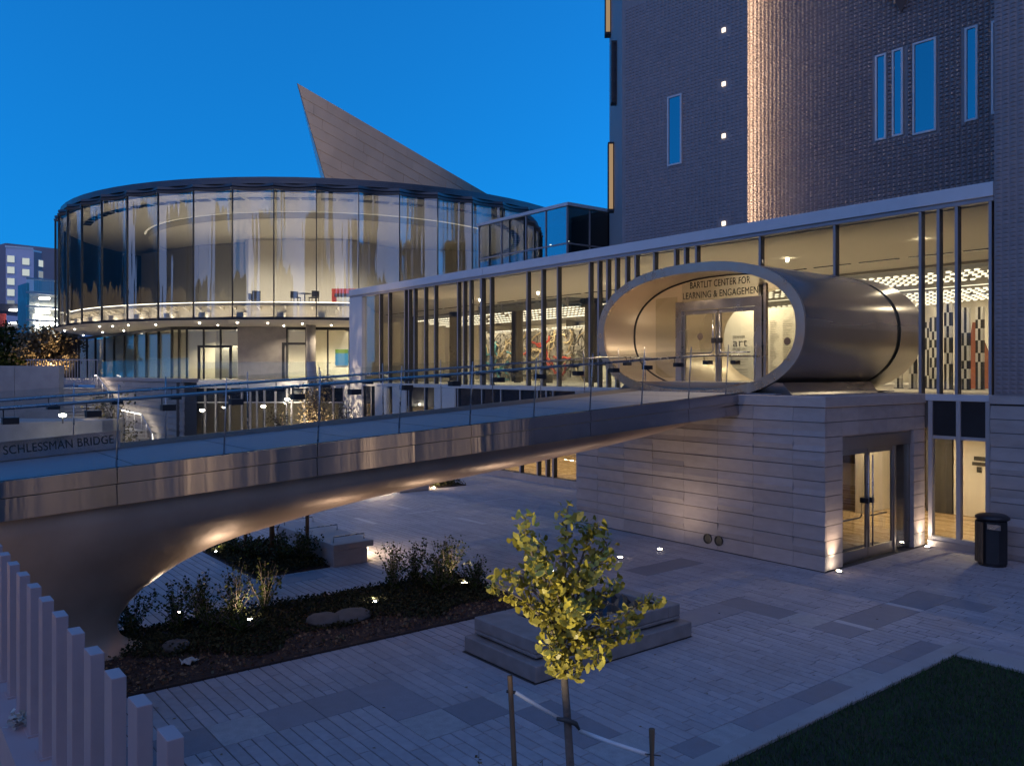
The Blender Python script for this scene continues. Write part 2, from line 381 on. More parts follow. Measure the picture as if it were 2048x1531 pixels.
for x0, x1, y0, y1, k in slabs:
    piece('slab', chamfered(x1-x0-.01, y1-y0-.01).mesh('slab', M[k]), plaza, ((x0+x1)/2, (y0+y1)/2, rng.uniform(-.001, .002)))
mh = MB()
rows = []
for r, z in ((.52,.004),(.60,.006),(.68,.004)):
    rows.append([(-16.35+r*math.cos(a*math.pi/24), 13.19+r*math.sin(a*math.pi/24), z) for a in range(49)])
mh.grid(rows[::-1]); o = mh.build('manhole_ring', M['slab_light'], plaza, smooth=True); o['label'] = 'pale round manhole ring'

# ------------------------------------------------------------------ lawn with its kerb
lawn = MB().box(LAWN[0], LAWN[1], LAWN[2], LAWN[3], -.04, .05).build('lawn', M['turf']); lawn['kind'] = 'structure'
kb = MB()
kb.box(-5.975, -5.705, -1.5, 13.74, -.04, .09); kb.box(-5.70, 7, 13.205, 13.74, -.04, .09)
o = kb.build('kerb', M['concrete'], None, bevel=.01); o['kind'] = 'structure'
gb = MB(); r = random.Random(3)
for i in range(42000):
    x = r.uniform(-5.72, -.5); yq = r.uniform(6.5, 13.22)
    h = r.uniform(.03, .075); a = r.uniform(0, 6.28); dx, dy = .006*math.cos(a), .006*math.sin(a); lx, ly = r.gauss(0, .02), r.gauss(0, .02)
    gb.add([(x-dx, yq-dy, .05), (x+dx, yq+dy, .05), (x+lx, yq+ly, .05+h)], [(0,1,2)])
o = gb.build('grass', M['grass'], lawn); o['kind'] = 'stuff'

# ------------------------------------------------------------------ stone entrance block
block = thing('entrance_block', 'stone clad entrance block under the steel tube with glass doors on its right face', 'entrance block', (-14, 19, 0))
core = MB(); core.box(-17.95, -10.05, 16.76, 17.4, 0, 3.6); core.box(-17.95, -10.05, 17.4, 21.38, 3.0, 3.6)
core.box(-17.95, -17.6, 17.4, 21.38, 0, 3.0); core.box(-10.45,-10.05,17.4,17.43,0,3.0)
core.build('wall_core', M['stone_core'], block)
MB().box(-10.45, -10.051, 20.79, 21.38, 0, 3.0).build('door_jamb', M['stone'], block)
CZ = [3.62 - .328*k for k in range(12)]
CZ[-1] = 0.0
RX = [-9.96,-10.76,-11.83,-12.86,-13.93,-15.0,-16.06,-17.1,-18.0]
prof = [(.006,.032,.0), (.034,.018,.004), (.016,.036,.008), (.030,.004,.022), (.008,.022,.034), (.004,.006,.003)]
def panel(w, h, pr):                      # split-faced panel, outer face towards -y, three facets
    b = MB(); t = .055; a, m, e = pr; g = .008
    zs = [0+.011, h*.42, h*.6, h-.004]; ys = [-t-a, -t-m, -t-m*.6-e*.4, -t-e]
    for x in (.003, w-.003):
        b.v += [(x, 0, zs[0])] + [(x, yy, z) for z, yy in zip(zs, ys)] + [(x, 0, zs[3])]
    for k in range(5): b.f.append((k, 6+k, 7+k, 1+k))
    b.f += [(0,1,2,3,4,5), (11,10,9,8,7,6)]; return b
PMC = {}
def put_panel(parent, w, h, k, loc, rz):
    key = (round(w,2), round(h,3), k)
    if key not in PMC: PMC[key] = panel(w, h, prof[k]).mesh('stone_panel', M['stone'])
    return piece('stone_panel', PMC[key], parent, loc, rz)
r = random.Random(8)
for k in range(11):
    pk = r.randrange(5)
    for i in range(8):
        put_panel(block, RX[i]-RX[i+1], CZ[k]-CZ[k+1], pk if r.random() < .7 else r.randrange(5), (RX[i+1], 16.755, CZ[k+1]), 0)
YR = [16.70, 17.45] + [17.45 + .668*i for i in range(1, 5)] + [20.79, 21.38]
for k in range(11):
    cols = range(7) if k < 2 else (0, 6)
    pk = r.randrange(5)
    for i in cols:
        put_panel(block, YR[i+1]-YR[i], CZ[k]-CZ[k+1], 5, (-10.045, YR[i], CZ[k+1]), rad(90))
MB().box(-18.06, -9.94, 16.66, 21.37, 3.63, 3.87).build('coping', M['stone'], block, bevel=.012)
for x in (-13.17, -12.83):
    v = MB().lathe([(.11,0),(.125,0),(.125,.03),(.11,.03),(.10,.01)], n=18)
    v.v = [(x+a, 16.69-e, .24+b) for a, b, e in v.v]; v.build('vent_pipe', M['dark_metal'], block, smooth=False)
# doors, set back in the right-hand face
MB().box(-10.46, -10.06, 17.46, 20.78, 2.93, 2.99).build('door_soffit', M['stone'], block)
DX = -10.12
fr = MB(); fr.box(DX-.06, DX+.06, 17.46, 20.78, 2.62, 2.92); fr.box(DX-.05, DX+.05, 17.46, 17.54, 0, 2.62); fr.box(DX-.05, DX+.05, 20.70, 20.78, 0, 2.62); fr.box(DX-.05, DX+.05, 19.98, 20.06, 0, 2.62)
fr.build('door_frame', M['steel'], block)
MB().box(DX-.008, DX+.008, 20.06, 20.70, .06, 2.62).build('side_light', M['g_facade'], block)
for a, b, hs in ((17.55, 18.75, 18.66), (18.77, 19.97, 18.86)):
    lf = MB(); lf.box(DX-.025, DX+.025, a, a+.07, .02, 2.61); lf.box(DX-.025, DX+.025, b-.07, b, .02, 2.61); lf.box(DX-.025, DX+.025, a+.07, b-.07, .02, .27); lf.box(DX-.025, DX+.025, a+.07, b-.07, 2.5, 2.61)
    d = lf.build('glass_door', M['steel'], block)
    MB().box(DX-.007, DX+.007, a+.07, b-.07, .27, 2.5).build('door_pane', M['g_facade'], d)
    MB().tube([(DX+.09, hs, .3), (DX+.09, hs, 2.45)], .018, 8).build('pull_handle', M['rail'], d, smooth=True)
    hb = MB(); e = a+.12 if hs > a+.6 else b-.12
    hb.tube([(DX-.08, hs, 1.35), (DX-.08, hs, 1.02), (DX-.08, hs+(.06 if e > hs else -.06), .97), (DX-.08, e, .97)], .018, 8); hb.build('push_bar', M['rail'], d, smooth=True)
    MB().box(DX-.1, DX+.1, hs-.05, hs+.05, 1.32, 1.44).build('door_lock', M['dark_metal'], d)

# ------------------------------------------------------------------ long glazed pavilion
pav = thing('glass_pavilion', 'long two storey glazed museum pavilion with vertical fins and pale roof fascia', 'building', (-25, 25, 0))
F0, F1, YF = -41.38, -8.30, 21.4
fa = MB(); fa.box(F0, -28.93, 21.22, 21.6, 8.63, 8.97); fa.build('roof_fascia', M['white_metal'], pav, bevel=.008)
fa = MB(); fa.box(-28.9, F1, 21.22, 21.6, 8.63, 8.97); fa.build('roof_fascia', M['white_metal'], pav, bevel=.008)
RM = [(F0+.2,21.61),(-6.0,21.61),(-6.0,45.2),(-57,45.2),(-52.9,29.8)]
def ycut(ya, yb):
    def xl(y): return F0+.2+(-52.9-F0-.2)*(y-21.61)/8.19 if y < 29.8 else -52.9+(-4.1)*(y-29.8)/15.4
    pts = [(-6.01,ya),(-6.01,yb),(xl(yb),yb)]
    if ya < 29.8 < yb: pts.append((xl(29.8),29.8))
    return pts+[(xl(ya),ya)]
MB().prism(ycut(21.61,45.2), 8.70, 8.93).build('roof', M['zinc'], pav)
MB().box(F0+.01, F1-.01, 21.27, 21.56, 8.52, 8.625).build('glazing_head', M['fin'], pav)
MB().box(F0, F1, 21.30, 21.50, 3.70, 3.86).build('sill_rail', M['white_metal'], pav)
MB().box(F0, -39.93, 21.25, 21.55, .0, 8.515).build('corner_panel', M['white_metal'], pav)
ew = MB(); ew.wall((-52.9,29.8), (F0+.1,21.58), 3.5, 8.69, -.2); ew.wall((-57,45.2), (-52.9,29.8), 3.5, 8.69, -.2); ew.build('end_wall', M['interior'], pav)
MB().box(F0, F0+.2, 21.63, 36, 0, 3.49).build('lower_end_wall', M['white_metal'], pav)
FX = [-38.07,-37.14,-35.56,-35.18,-34.66,-33.7,-32.82,-30.91,-30.44,-29.94,-29.07,-28.42,-25.94,-25.0,-24.07,-22.28,-21.81,-21.36,-20.91,-20.41,-19.96,-19.1,-18.17,-17.75,-17.29,-14.87,-12.44,-10.07,-9.62,-9.18,-8.40]
def finmesh(w, d, h):
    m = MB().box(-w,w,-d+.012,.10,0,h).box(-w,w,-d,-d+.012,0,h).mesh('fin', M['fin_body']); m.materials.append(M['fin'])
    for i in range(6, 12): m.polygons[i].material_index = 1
    return m
finm = finmesh(.034,.11,4.65); fat = finmesh(.06,.14,4.65)
E2 = [-39.90] + FX
for x in FX: piece('fin', fat if x in (-29.07,) else finm, pav, (x, 21.40, 3.865))
for a, b in zip(E2, E2[1:]):
    bpiece('glass_pane', 'g_facade', pav, a+.035, b-.035, 21.395, 21.411, 3.87, 8.51)
# lower storey of the pavilion
MB().box(-41.0, -18.01, 21.32, 21.62, 0, .28).build('plinth_course', M['stone_core'], pav)
for i in range(26):
    bpiece('plinth_stone', 'stone', pav, -18.05-.88*(i+1)+.006, -18.05-.88*i-.006, 21.27, 21.318, .0, .27)
LX = [-39.9,-39.0,-37.14,-35.18,-33.7,-32.82,-30.91,-29.07,-27.7,-26.4,-25.3,-24.75,-24.35,-22.95,-22.3,-18.2]
fl = finmesh(.04,.10,3.4)
for x in LX: piece('lower_fin', fl, pav, (x, 21.40, .29))
for a, b in zip(LX, LX[1:]):
    bpiece('lower_pane', 'g_facade', pav, a+.045, b-.045, 21.40, 21.416, .31, 2.72)
    bpiece('spandrel_panel', 'black', pav, a+.045, b-.045, 21.38, 21.42, 2.75, 3.69)
for a, b in ((-42.6,-41.45), (-38.4,-37.2), (-36.6,-35.3), (-32.7,-31.0)):
    bpiece('pier_panel', 'white_metal', pav, a, b, 21.20, 21.285, 0.29, 3.69)
MB().box(-18.0, -9.9, 21.385, 21.5, 3.0, 3.69).build('spandrel_behind', M['stone_core'], pav)
# bay to the right of the entrance block
bf = MB(); bf.box(-9.86,-9.76,21.28,21.44,.18,3.69); bf.box(-9.18,-9.08,21.28,21.44,.28,3.69); bf.box(-8.50,-8.40,21.28,21.44,.18,3.69); bf.box(-9.76,-8.50,21.28,21.44,.18,.28); bf.box(-9.76,-9.18,21.30,21.43,2.74,2.82); bf.box(-9.08,-8.50,21.30,21.43,2.74,2.82)
bf.build('bay_frame', M['grey_metal'], pav)
MB().box(-9.87,-8.40,21.26,21.5,0,.175).build('bay_plinth', M['stone'], pav)
for a, b in ((-9.76,-9.18), (-9.08,-8.50)):
    bpiece('bay_pane', 'g_facade', pav, a, b, 21.36, 21.375, .28, 2.74); bpiece('spandrel_panel', 'dark_metal', pav, a, b, 21.33, 21.38, 2.82, 3.69)
# inside, lower
MB().box(-40.9, -6.0, 21.52, 36, -.01, .02).build('lower_floor', M['wood'], pav)
MB().box(-17.58, -10.46, 16.78, 21.51, -.01, .022).build('lobby_floor', M['wood'], pav)
MB().box(-10.9, -10.42, 17.6, 20.6, .025, .035).build('door_mat', M['mat_dark'], pav)
lw = MB(); lw.box(-40.9, -12.6, 30.2, 30.4, .02, 3.4); lw.box(-11.7, -6.0, 30.2, 30.4, .02, 3.4); lw.box(-12.6,-11.7,30.2,30.4,2.3,3.4); lw.box(-6.2,-6.0,21.6,30.19,.02,3.4)
lw.build('lower_wall', M['interior'], pav)
MB().box(-12.6,-11.7,30.5,30.6,.02,2.3).build('dark_doorway', M['dark_metal'], pav)
bpiece('dark_opening', 'charcoal', pav, -17.5, -14.2, 30.05, 30.19, .9, 2.9)
bpiece('wall_pier', 'interior', pav, -13.6, -13.3, 24.5, 27.5, .03, 3.4)
bpiece('dark_screen', 'charcoal', pav, -13.45, -12.6, 26.5, 26.6, .4, 2.75)
bpiece('dark_screen', 'charcoal', pav, -12.35, -11.55, 26.5, 26.6, .03, 2.75)
bpiece('partition', 'interior', pav, -11.5, -8.0, 26.5, 26.7, .03, 3.4)
for x, z, w, h in ((-10.9,1.75,.32,.12),(-10.95,1.6,.4,.1),(-10.82,1.4,.14,.16)): bpiece('notice_plate', 'charcoal', pav, x, x+w, 26.47, 26.495, z, z+h)
bpiece('long_sofa', 'charcoal', pav, -27.6, -23.3, 24.5, 25.4, .5, 1.15) if False else None
bpiece('wood_band', 'wood', pav, -32, -18, 30.1, 30.19, 1.9, 2.7); bpiece('dark_band', 'charcoal', pav, -26, -18, 30.08, 30.185, .9, 1.6)
MB().box(-40.9, -6.0, 21.52, 36, 3.42, 3.69).build('lower_ceiling', M['ceiling'], pav)
# inside, upper
MB().prism(ycut(21.62,45.0), 3.70, 3.86).build('upper_floor', M['interior'], pav)
MB().prism(ycut(21.63,32.0), 8.50, 8.62).build('ceiling_band', M['ceiling'], pav)
for i in range(24):
    bpiece('ceiling_slot', 'black', pav, -51.2+1.85*i, -51.2+1.85*i+1.5, 29.15, 29.25, 8.47, 8.505)
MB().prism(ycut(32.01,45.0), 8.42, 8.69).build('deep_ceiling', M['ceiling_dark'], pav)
MB().box(-53.3, -6.0, 31.95, 32.2, 8.40, 8.49).build('ceiling_downstand', M['interior_grey'], pav)
MB().box(-56.8, -6.0, 45.0, 45.25, 3.87, 8.41).build('upper_back_wall', M['interior'], pav)
MB().box(-6.2, -6.0, 21.6, 45.0, .03, 8.49).build('right_inner_wall', M['interior'], pav)
lum = MB(); r = random.Random(4)
for ya, yb in ((32.6, 36.0), (39.3, 44.6)):
    yq = ya
    while yq < yb:
        x = -53.2 + (.17 if int(round((yq-ya)/.74)) % 2 else 0)
        while x < -6.4:
            q = 8.28-(yq-32.5)/12.5*(.12+1.0*min(1, max(0, (-18-x)/25)))
            if r.random() < .93: lum.add([(x, yq, q), (x+.17, yq, q), (x+.17, yq, q-.085), (x, yq, q-.085), (x+.17, yq+.18, q), (x, yq+.18, q)], [(0,1,2,3),(3,2,4,5)])
            x += .34
        yq += .74
o = lum.build('luminous_slats', M['e_ceil'], pav); o['kind'] = 'stuff'
MB().box(-53, -6.6, 37.6, 37.7, 8.16, 8.19).build('linear_light', M['e_ceil'], pav)
colm = MB().lathe([(.36,0),(.36,4.62)], n=20).mesh('column', M['column'], True)
for x in (-52.0, -46.2, -39.42, -32.91, -26.3, -19.8): piece('column', colm, pav, (x, 31.6, 3.87))
for i, (x, yq) in enumerate(((-37,27),(-32,27),(-27,27),(-22,27),(-17,26),(-12,25.5),(-9.3,26))):
    o = MB().lathe([(.05,0),(.06,.1),(.06,.14)], (x, yq, 8.36), 10).build('downlight', M['e_down'], pav)
    spot('pavilion_light', (x, yq, 8.30), (x, yq, 0), 60 if x < -20 else 24, 150, (1,.86,.64), .05)
for x, yq in ((-50,40),(-44,38),(-38,40),(-30,40),(-22,40),(-14,40)): spot('pavilion_light', (x, yq, 8.2), (x, yq+2, 4), 130, 160, (1,.86,.64), .1)
for x, yq in ((-38,25),(-34,25),(-30,25),(-26,25),(-22,25),(-16,19.2),(-13,19.5),(-12.5,24),(-9,24)): spot('lobby_light', (x, yq, 3.35), (x, yq+.3, 0), 42, 150, WARM, .06)
# stair flank inside, left
o = MB().hexa([(-55,40,3.87),(-48.6,40,3.87),(-48.6,40.3,3.87),(-55,40.3,3.87)], [(-55,40,8.3),(-54.5,40,8.3),(-54.5,40.3,8.3),(-55,40.3,8.3)]).build('inner_stair_wall', M['interior'], pav)
MB().tube([(-49,39.9,4.8),(-54.5,39.9,8.2)], .05, 6).build('inner_handrail', M['rail'], pav)

# things inside the pavilion
r = random.Random(21)
mural = thing('mural', 'wall mural of tangled red, cream and teal ribbons on grey patches behind the glass', 'mural', (-43, 36, 3.87))
x0, x1 = -43.5, -33.5
x0, x1 = -49.0, -37.4
MB().box(x0, x1, 36.0, 36.2, 3.87, 7.25).build('mural_board', M['greyp'], mural)
pt = MB()
for i in range(380):
    x = r.uniform(x0, x1-.6); z = r.uniform(3.9, 7.1); w = r.uniform(.1,.5); h = r.uniform(.08,.35)
    y0 = 35.96 - .0002*i; pt.box(x, x+w, y0, 35.995, z, min(7.24, z+h))
o = pt.build('grey_patches', mat('patch_paint', (.45,.43,.38), .6, isl=.5, col2=(.10,.095,.09)), mural); o['kind'] = 'stuff'
for colr, n, wd in (('charcoal', 30, .06), ('cream', 40, .09), ('teal', 10, .14), ('red', 9, .13)):
    rb = MB()
    for i in range(n):
        if colr == 'red': t = r.uniform(0,1); x, z = x0+5.5+t*5.2, 6.7-t*2.4
        elif colr == 'teal': x, z = r.uniform(x0+.5, x0+3.5), r.uniform(4.2, 6)
        else: x, z = r.uniform(x0+.3, x1-.3), r.uniform(4.1, 7.0)
        a = r.uniform(-.9,.9) if colr != 'red' else -.6
        pts = []
        for k in range(7):
            pts.append((min(x1-.1, max(x0+.1, x)), 35.8, min(7.2, max(3.9, z)))); a += r.uniform(-.9,.9); x += .28*math.cos(a); z += .28*math.sin(a)
        rb.tube(pts, wd*.6, 5)
    rb.build(colr.replace('charcoal','dark')+'_ribbons', M[colr], mural, smooth=True)
for x in (-47,-40): spot('mural_light', (x, 33, 8.05), (x, 36, 5.5), 110, 120, WARM, .1)
gname = 'striped totem poles inside the pavilion'
for i, (x, yq, h) in enumerate(((-13.18,28.5,2.25),(-12.69,27.8,2.36),(-11.65,26.5,2.66),(-11.26,26.8,2.54),(-11.1,27.4,2.58),(-13.71,27.5,.75),(-12.99,27.0,1.0))):
    t = thing('totem_pole', ['slim striped totem pole just right of the steel tube', 'thin dark striped totem pole, second to the right of the steel tube', 'tall black and white striped totem pole in the narrow pane',
              'striped totem pole left of the orange triangle', 'grey and black striped totem pole standing in front of the orange triangle', 'short grey striped totem pole under the end of the steel tube', 'lowest striped totem pole, beside the steel tube base'][i], 'sculpture', (x, yq, 3.87), gname)
    bpiece('pole_base', 'dark_metal', t, x-.13, x+.13, yq-.1, yq+.1, 3.872, 3.89)
    z = 3.87
    bw = [MB(), MB(), MB()]
    while z < 3.87+h:
        s = r.uniform(.25,.5)
        for k, q in enumerate((-.075, 0, .075)): bw[(k+int(z*3)) % 2 if i < 5 else (k + int(z*4)) % 3].box(x+q-.037, x+q+.037, yq-.06, yq+.06, z, min(z+s, 3.87+h))
        z += s
    bw[0].build('white_blocks', M['paper'], t); bw[1].build('black_blocks', M['dark_metal'], t)
    if bw[2].v: bw[2].build('grey_blocks', M['greyp'], t)
o = MB().hexa([(-12.5,29.4,3.87),(-11.2,29.4,3.87),(-11.2,29.5,3.87),(-12.5,29.5,3.87)], [(-12.15,29.4,6.1),(-12.05,29.4,6.1),(-12.05,29.5,6.1),(-12.15,29.5,6.1)]).build('triangle_panel', M['orange'])
tag(o, 'tapering orange panel behind the striped totem poles at the pavilion end', 'art panel')
bn = thing('low_bench', 'long dark bench standing inside the pavilion glass below the mural', 'bench', (-33, 27.4, 3.87))
MB().box(-34.5,-31.5,27.2,27.8,4.2,4.3).build('seat', M['charcoal'], bn)
for x in (-34.3,-31.7): bpiece('leg', 'dark_metal', bn, x-.05, x+.05, 27.3, 27.7, 3.87, 4.2)

# ------------------------------------------------------------------ steel tube over the upper entrance
tube = thing('steel_tube', 'brushed steel oval entrance tube projecting from the glass pavilion above the stone block', 'entrance tube', (-14.03, 19, 3.87))
TC, TZ, TA, TB_ = -14.03, 5.48, 3.37, 1.76
def ring(a, b, y, n=72, e=2.35):
    pts = []
    for k in range(n+1):
        t = 2*math.pi*k/n; c, s = math.cos(t), math.sin(t)
        pts.append((TC + a*math.copysign(abs(c)**(2/e), c), y, TZ + b*math.copysign(abs(s)**(2/e), s)))
    return pts
def sleeve(name, y0, y1, o, i, m='steel', n=8):
    b = MB(); ys = [y0 + (y1-y0)*k/n for k in range(n+1)]
    rows = [ring(TA-i, TB_-i, y) for y in ys][::-1] + [ring(TA-o, TB_-o, y) for y in ys]
    rows.append(rows[0]); b.grid(rows); ob = b.build(name, M[m], tube, smooth=True)
    md = ob.modifiers.new('edge', 'EDGE_SPLIT'); md.split_angle = rad(40); return ob
sleeve('outer_shell', 17.06, 21.30, 0, .05); sleeve('inner_shell', 21.50, 22.7, 0, .05); sleeve('shell_joint', 21.31, 21.49, .04, .09, 'dark_metal')
sleeve('front_rim', 16.99, 17.055, -.012, .23, 'rim', 1); sleeve('front_lining', 17.06, 18.28, .06, .2, 'lining'); sleeve('lining_joint', 18.285, 18.33, .06, .23, 'dark_metal', 1); sleeve('rear_lining', 18.34, 22.69, .06, .16, 'lining')
fl = MB(); fl.prism([(-16.6,16.95),(-11.4,16.95),(-11.4,22.6),(-16.6,22.6)], 3.88, 3.905); fl.build('tube_floor', M['deck'], tube)
pl = MB().hexa([(-16.8,17.25,3.872),(-11.15,17.25,3.872),(-11.15,21.25,3.872),(-16.8,21.25,3.872)], [(-16.4,17.15,4.16),(-11.35,17.15,4.16),(-11.35,21.25,4.16),(-16.4,21.25,4.16)])
pl.build('tube_plinth', M['steel'], tube)
sp = MB().box(-10.72,-10.66,21.0,22.0,5.45,5.47)
DW = 18.6
df = MB(); df.box(-15.76,-15.55,DW-.1,DW+.1,3.905,6.42); df.box(-13.07,-12.86,DW-.1,DW+.1,3.905,6.42); df.box(-15.55,-13.07,DW-.1,DW+.1,6.17,6.42)
df.build('portal_frame', M['steel'], tube)
for a, b, hx in ((-15.54,-14.33,-14.42),(-14.29,-13.08,-14.20)):
    lf = MB(); lf.box(a, a+.07, DW-.03, DW+.03, 3.92, 6.16); lf.box(b-.07, b, DW-.03, DW+.03, 3.92, 6.16); lf.box(a+.07, b-.07, DW-.03, DW+.03, 3.92, 4.02); lf.box(a+.07, b-.07, DW-.03, DW+.03, 6.05, 6.16)
    d = lf.build('glass_door', M['steel'], tube)
    MB().box(a+.07, b-.07, DW-.006, DW+.006, 4.02, 6.05).build('door_pane', M['g_facade'], d)
    s = 1 if b-.3 > hx and hx-a < .4 else -1
    MB().tube([(hx, DW-.1, 6.03), (hx, DW-.1, 5.02), (hx+s*.08, DW-.1, 4.95), (hx+s*.98, DW-.1, 4.95)], .018, 8).build('push_bar', M['rail'], d, smooth=True)
    MB().box(hx-.05, hx+.05, DW-.12, DW-.03, 5.22, 5.36).build('door_lock', M['dark_metal'], d)
    v = MB().lathe([(.10,0),(.10,.004)], n=20); cx = (a+b)/2; v.v = [(cx+p, DW-.013-e, 5.42+q) for p, q, e in v.v]
    if a < -15: v.build('round_sticker', M['lettering_bronze'], d)
bpiece('transom_pane', 'g_bal2', tube, -15.6, -12.84, DW-.006, DW+.006, 6.43, 7.06)
bpiece('side_pane', 'g_facade', tube, -12.83, -11.35, DW-.006, DW+.006, 4.25, 6.6)
bpiece('side_pane', 'g_facade', tube, -16.6, -15.78, DW-.006, DW+.006, 4.25, 6.6)
bpiece('side_post', 'steel', tube, -12.84, -12.76, DW-.05, DW+.05, 3.91, 6.75)
v = MB().lathe([(.10,0),(.10,.004)], n=20); v.v = [(-12.15+p, DW-.012-e, 5.2+q) for p, q, e in v.v]; v.build('round_sticker', M['lettering_bronze'], tube)
text('lettering', 'BARTLIT CENTER FOR', .27, M['lettering'], tube, (-15.30, DW-.02, 6.79), FACE_MY, 2.02)
text('lettering', 'LEARNING & ENGAGEMENT', .27, M['lettering'], tube, (-15.56, DW-.02, 6.50), FACE_MY, 2.66)
for x, s_ in ((-16.4,1),(-11.6,-1)): spot('tube_uplight', (x, 17.7, 4.1), (x+s_*.9, 17.8, 7), 9, 150, WARM2, .05)
for x, yq in ((-15.3,17.6),(-13.0,17.7)):
    spot('tube_light', (x, yq, 6.9), (x, yq+.2, 3.9), 20, 150, WARM2, .04)
spot('tube_light', (-14.2, 20.5, 7.0), (-14.2, 20.7, 3.9), 34, 160, WARM, .05)
spot('tube_light', (-15.2, 20, 4.3), (-16.9, 20.6, 6.0), 5, 120, WARM, .05)
bd = thing('notice_wall', 'white lobby wall with printed notices seen through the tube doors', 'notice board', (-17, 24.4, 3.87))
MB().box(-18.8, -15.35, 24.4, 24.5, 3.87, 6.6).build('board', M['paper'], bd)
text('print', 'DENVER', .13, M['lettering'], bd, (-18.15, 24.39, 5.62), FACE_MY, .52, .002)
text('print', 'art', .42, M['lettering'], bd, (-18.15, 24.39, 5.33), FACE_MY, .60, .002)
text('print', 'MUSEUM', .13, M['lettering'], bd, (-18.15, 24.39, 5.18), FACE_MY, .52, .002)
ln = MB(); r = random.Random(2)
for k in range(7):
    w = r.uniform(.7, 1.0); ln.box(-17.9-w/2*.8, -17.9+w/2*.8, 24.385, 24.398, 4.96-.1*k-(.06 if k > 3 else 0), 4.99-.1*k-(.06 if k > 3 else 0))
for c0 in (-16.6, -16.1):
    for k in range(34):
        ln.box(c0-.02, c0-.02+r.uniform(.12,.36), 24.385, 24.398, 6.15-.062*k, 6.163-.062*k)
o = ln.build('small_print', M['greyp'], bd); o['kind'] = 'stuff'
spot('notice_light', (-17, 23.2, 7.4), (-17, 24.4, 5.4), 55, 140, WARM, .05)
# ------------------------------------------------------------------ ramped footbridge
bridge = thing('footbridge', 'steel clad footbridge sloping up to the tube with a smooth flared pier and glass balustrades', 'footbridge', (-14.3, 2, 0))
XN, XF, XC = -12.75, -15.85, -14.30
def xn(y): return -12.80 + .036*(y-1)
def dz(y): return 3.90 - .063*max(0, 17.0 - y) if y < 17.0 else 3.90
ys = [-10 + i*.75 for i in range(37)] + [17.85]
db = MB(); db.grid([[(XF+.08, y, dz(y)) for y in ys], [(xn(y)-.06, y, dz(y)) for y in ys]][::-1]); db.grid([[(XF+.08, y, dz(y)-.2) for y in ys], [(xn(y)-.06, y, dz(y)-.2) for y in ys]])
db.build('deck', M['deck'], bridge)
dj = MB()
for k in range(12):
    y = -4 + 1.8*k; dj.hexa([(XF+.1,y,dz(y)+.002),(XN-.1,y,dz(y)+.002),(XN-.1,y+.012,dz(y)+.002),(XF+.1,y+.012,dz(y)+.002)],[(XF+.1,y,dz(y)+.004),(XN-.1,y,dz(y)+.004),(XN-.1,y+.012,dz(y)+.004),(XF+.1,y+.012,dz(y)+.004)])
dj.build('deck_joint', M['joint'], bridge)
PY = [-7.55,-6.05,-4.55,-3.05,-1.55,-.05,1.42,2.88,4.4,5.93,7.44,8.93,10.44,11.92,13.43,14.94,16.25,17.3]
seams = [-9.5,-5.3,-1.0,2.88,5.9,8.93,11.9,14.9,17.6]
for s0, s1 in zip(seams, seams[1:]):
    for nm, t0, t1, off in (('fascia_panel', .03, -.19, 0), ('fascia_panel', -.205, -.50, .03)):
        b = MB(); n = 10; rows = []
        for k in range(4):
            f = k/3; rows.append([(xn(s0+(s1-s0)*i/n) - off + .075*(t0-.03+(t1-t0)*f)*-1 , s0+.006+(s1-s0-.012)*i/n, dz(s0+(s1-s0)*i/n) + t0+(t1-t0)*f) for i in range(n+1)])
        rows += [[(x-.06, y, z) for x, y, z in q] for q in (rows[-1], rows[0])]; rows.append(rows[0])
        b.grid(rows[::-1]); b.build(nm, M['steel_fascia'], bridge, smooth=False)
        b = MB(); q = [[(2*XC-x, y, z) for x, y, z in w] for w in rows]; b.grid(q); b.build(nm, M['steel_fascia'], bridge)
for x in (XN-.09, XF+.09):
    b = MB(); b.grid([[((xn(y)-.09 if x > XC else x)-.012*s, y, dz(y)+h) for y in ys] for s, h in ((1,0),(1,.035 if x > XC else .10),(-1,.035 if x > XC else .10),(-1,0))]); b.build('deck_kerb', M['dark_metal'] if x > XC else M['steel'], bridge)
# belly and pier
NOSE = [(3.2,0),(3.2,.2),(3.21,.395),(3.35,.69),(3.8,1.06),(4.79,1.51),(6.15,1.80),(8.87,2.2),(13.7,2.67),(17.0,3.1),(17.7,3.27)]
def zt_(y): return dz(y)-.47
HN = [(z/zt_(y), y) for y, z in NOSE]+[(1.0, 18.6)]
def nose(h):
    n = len(HN)
    for i in range(n-1):
        (a, p), (b_, q) = HN[i], HN[i+1]
        if h <= b_ + 1e-9:
            sl = lambda k: (HN[min(k+1,n-1)][1]-HN[max(k-1,0)][1])/(HN[min(k+1,n-1)][0]-HN[max(k-1,0)][0])
            d = b_-a; t = (h-a)/d; m0, m1 = sl(i)*d, sl(i+1)*d
            if i < 2: m0 = m1 = 0
            return (2*t**3-3*t*t+1)*p+(t**3-2*t*t+t)*m0+(-2*t**3+3*t*t)*q+(t**3-t*t)*m1
    return 18.6
hl = [0,.008,.02,.04,.07,.11,.16,.22,.29,.36,.43,.49,.54,.58,.62,.66,.70,.74,.775,.81,.84,.87,.90,.925,.945,.96,.975,.99,1.0]
rows = []
YC = .2
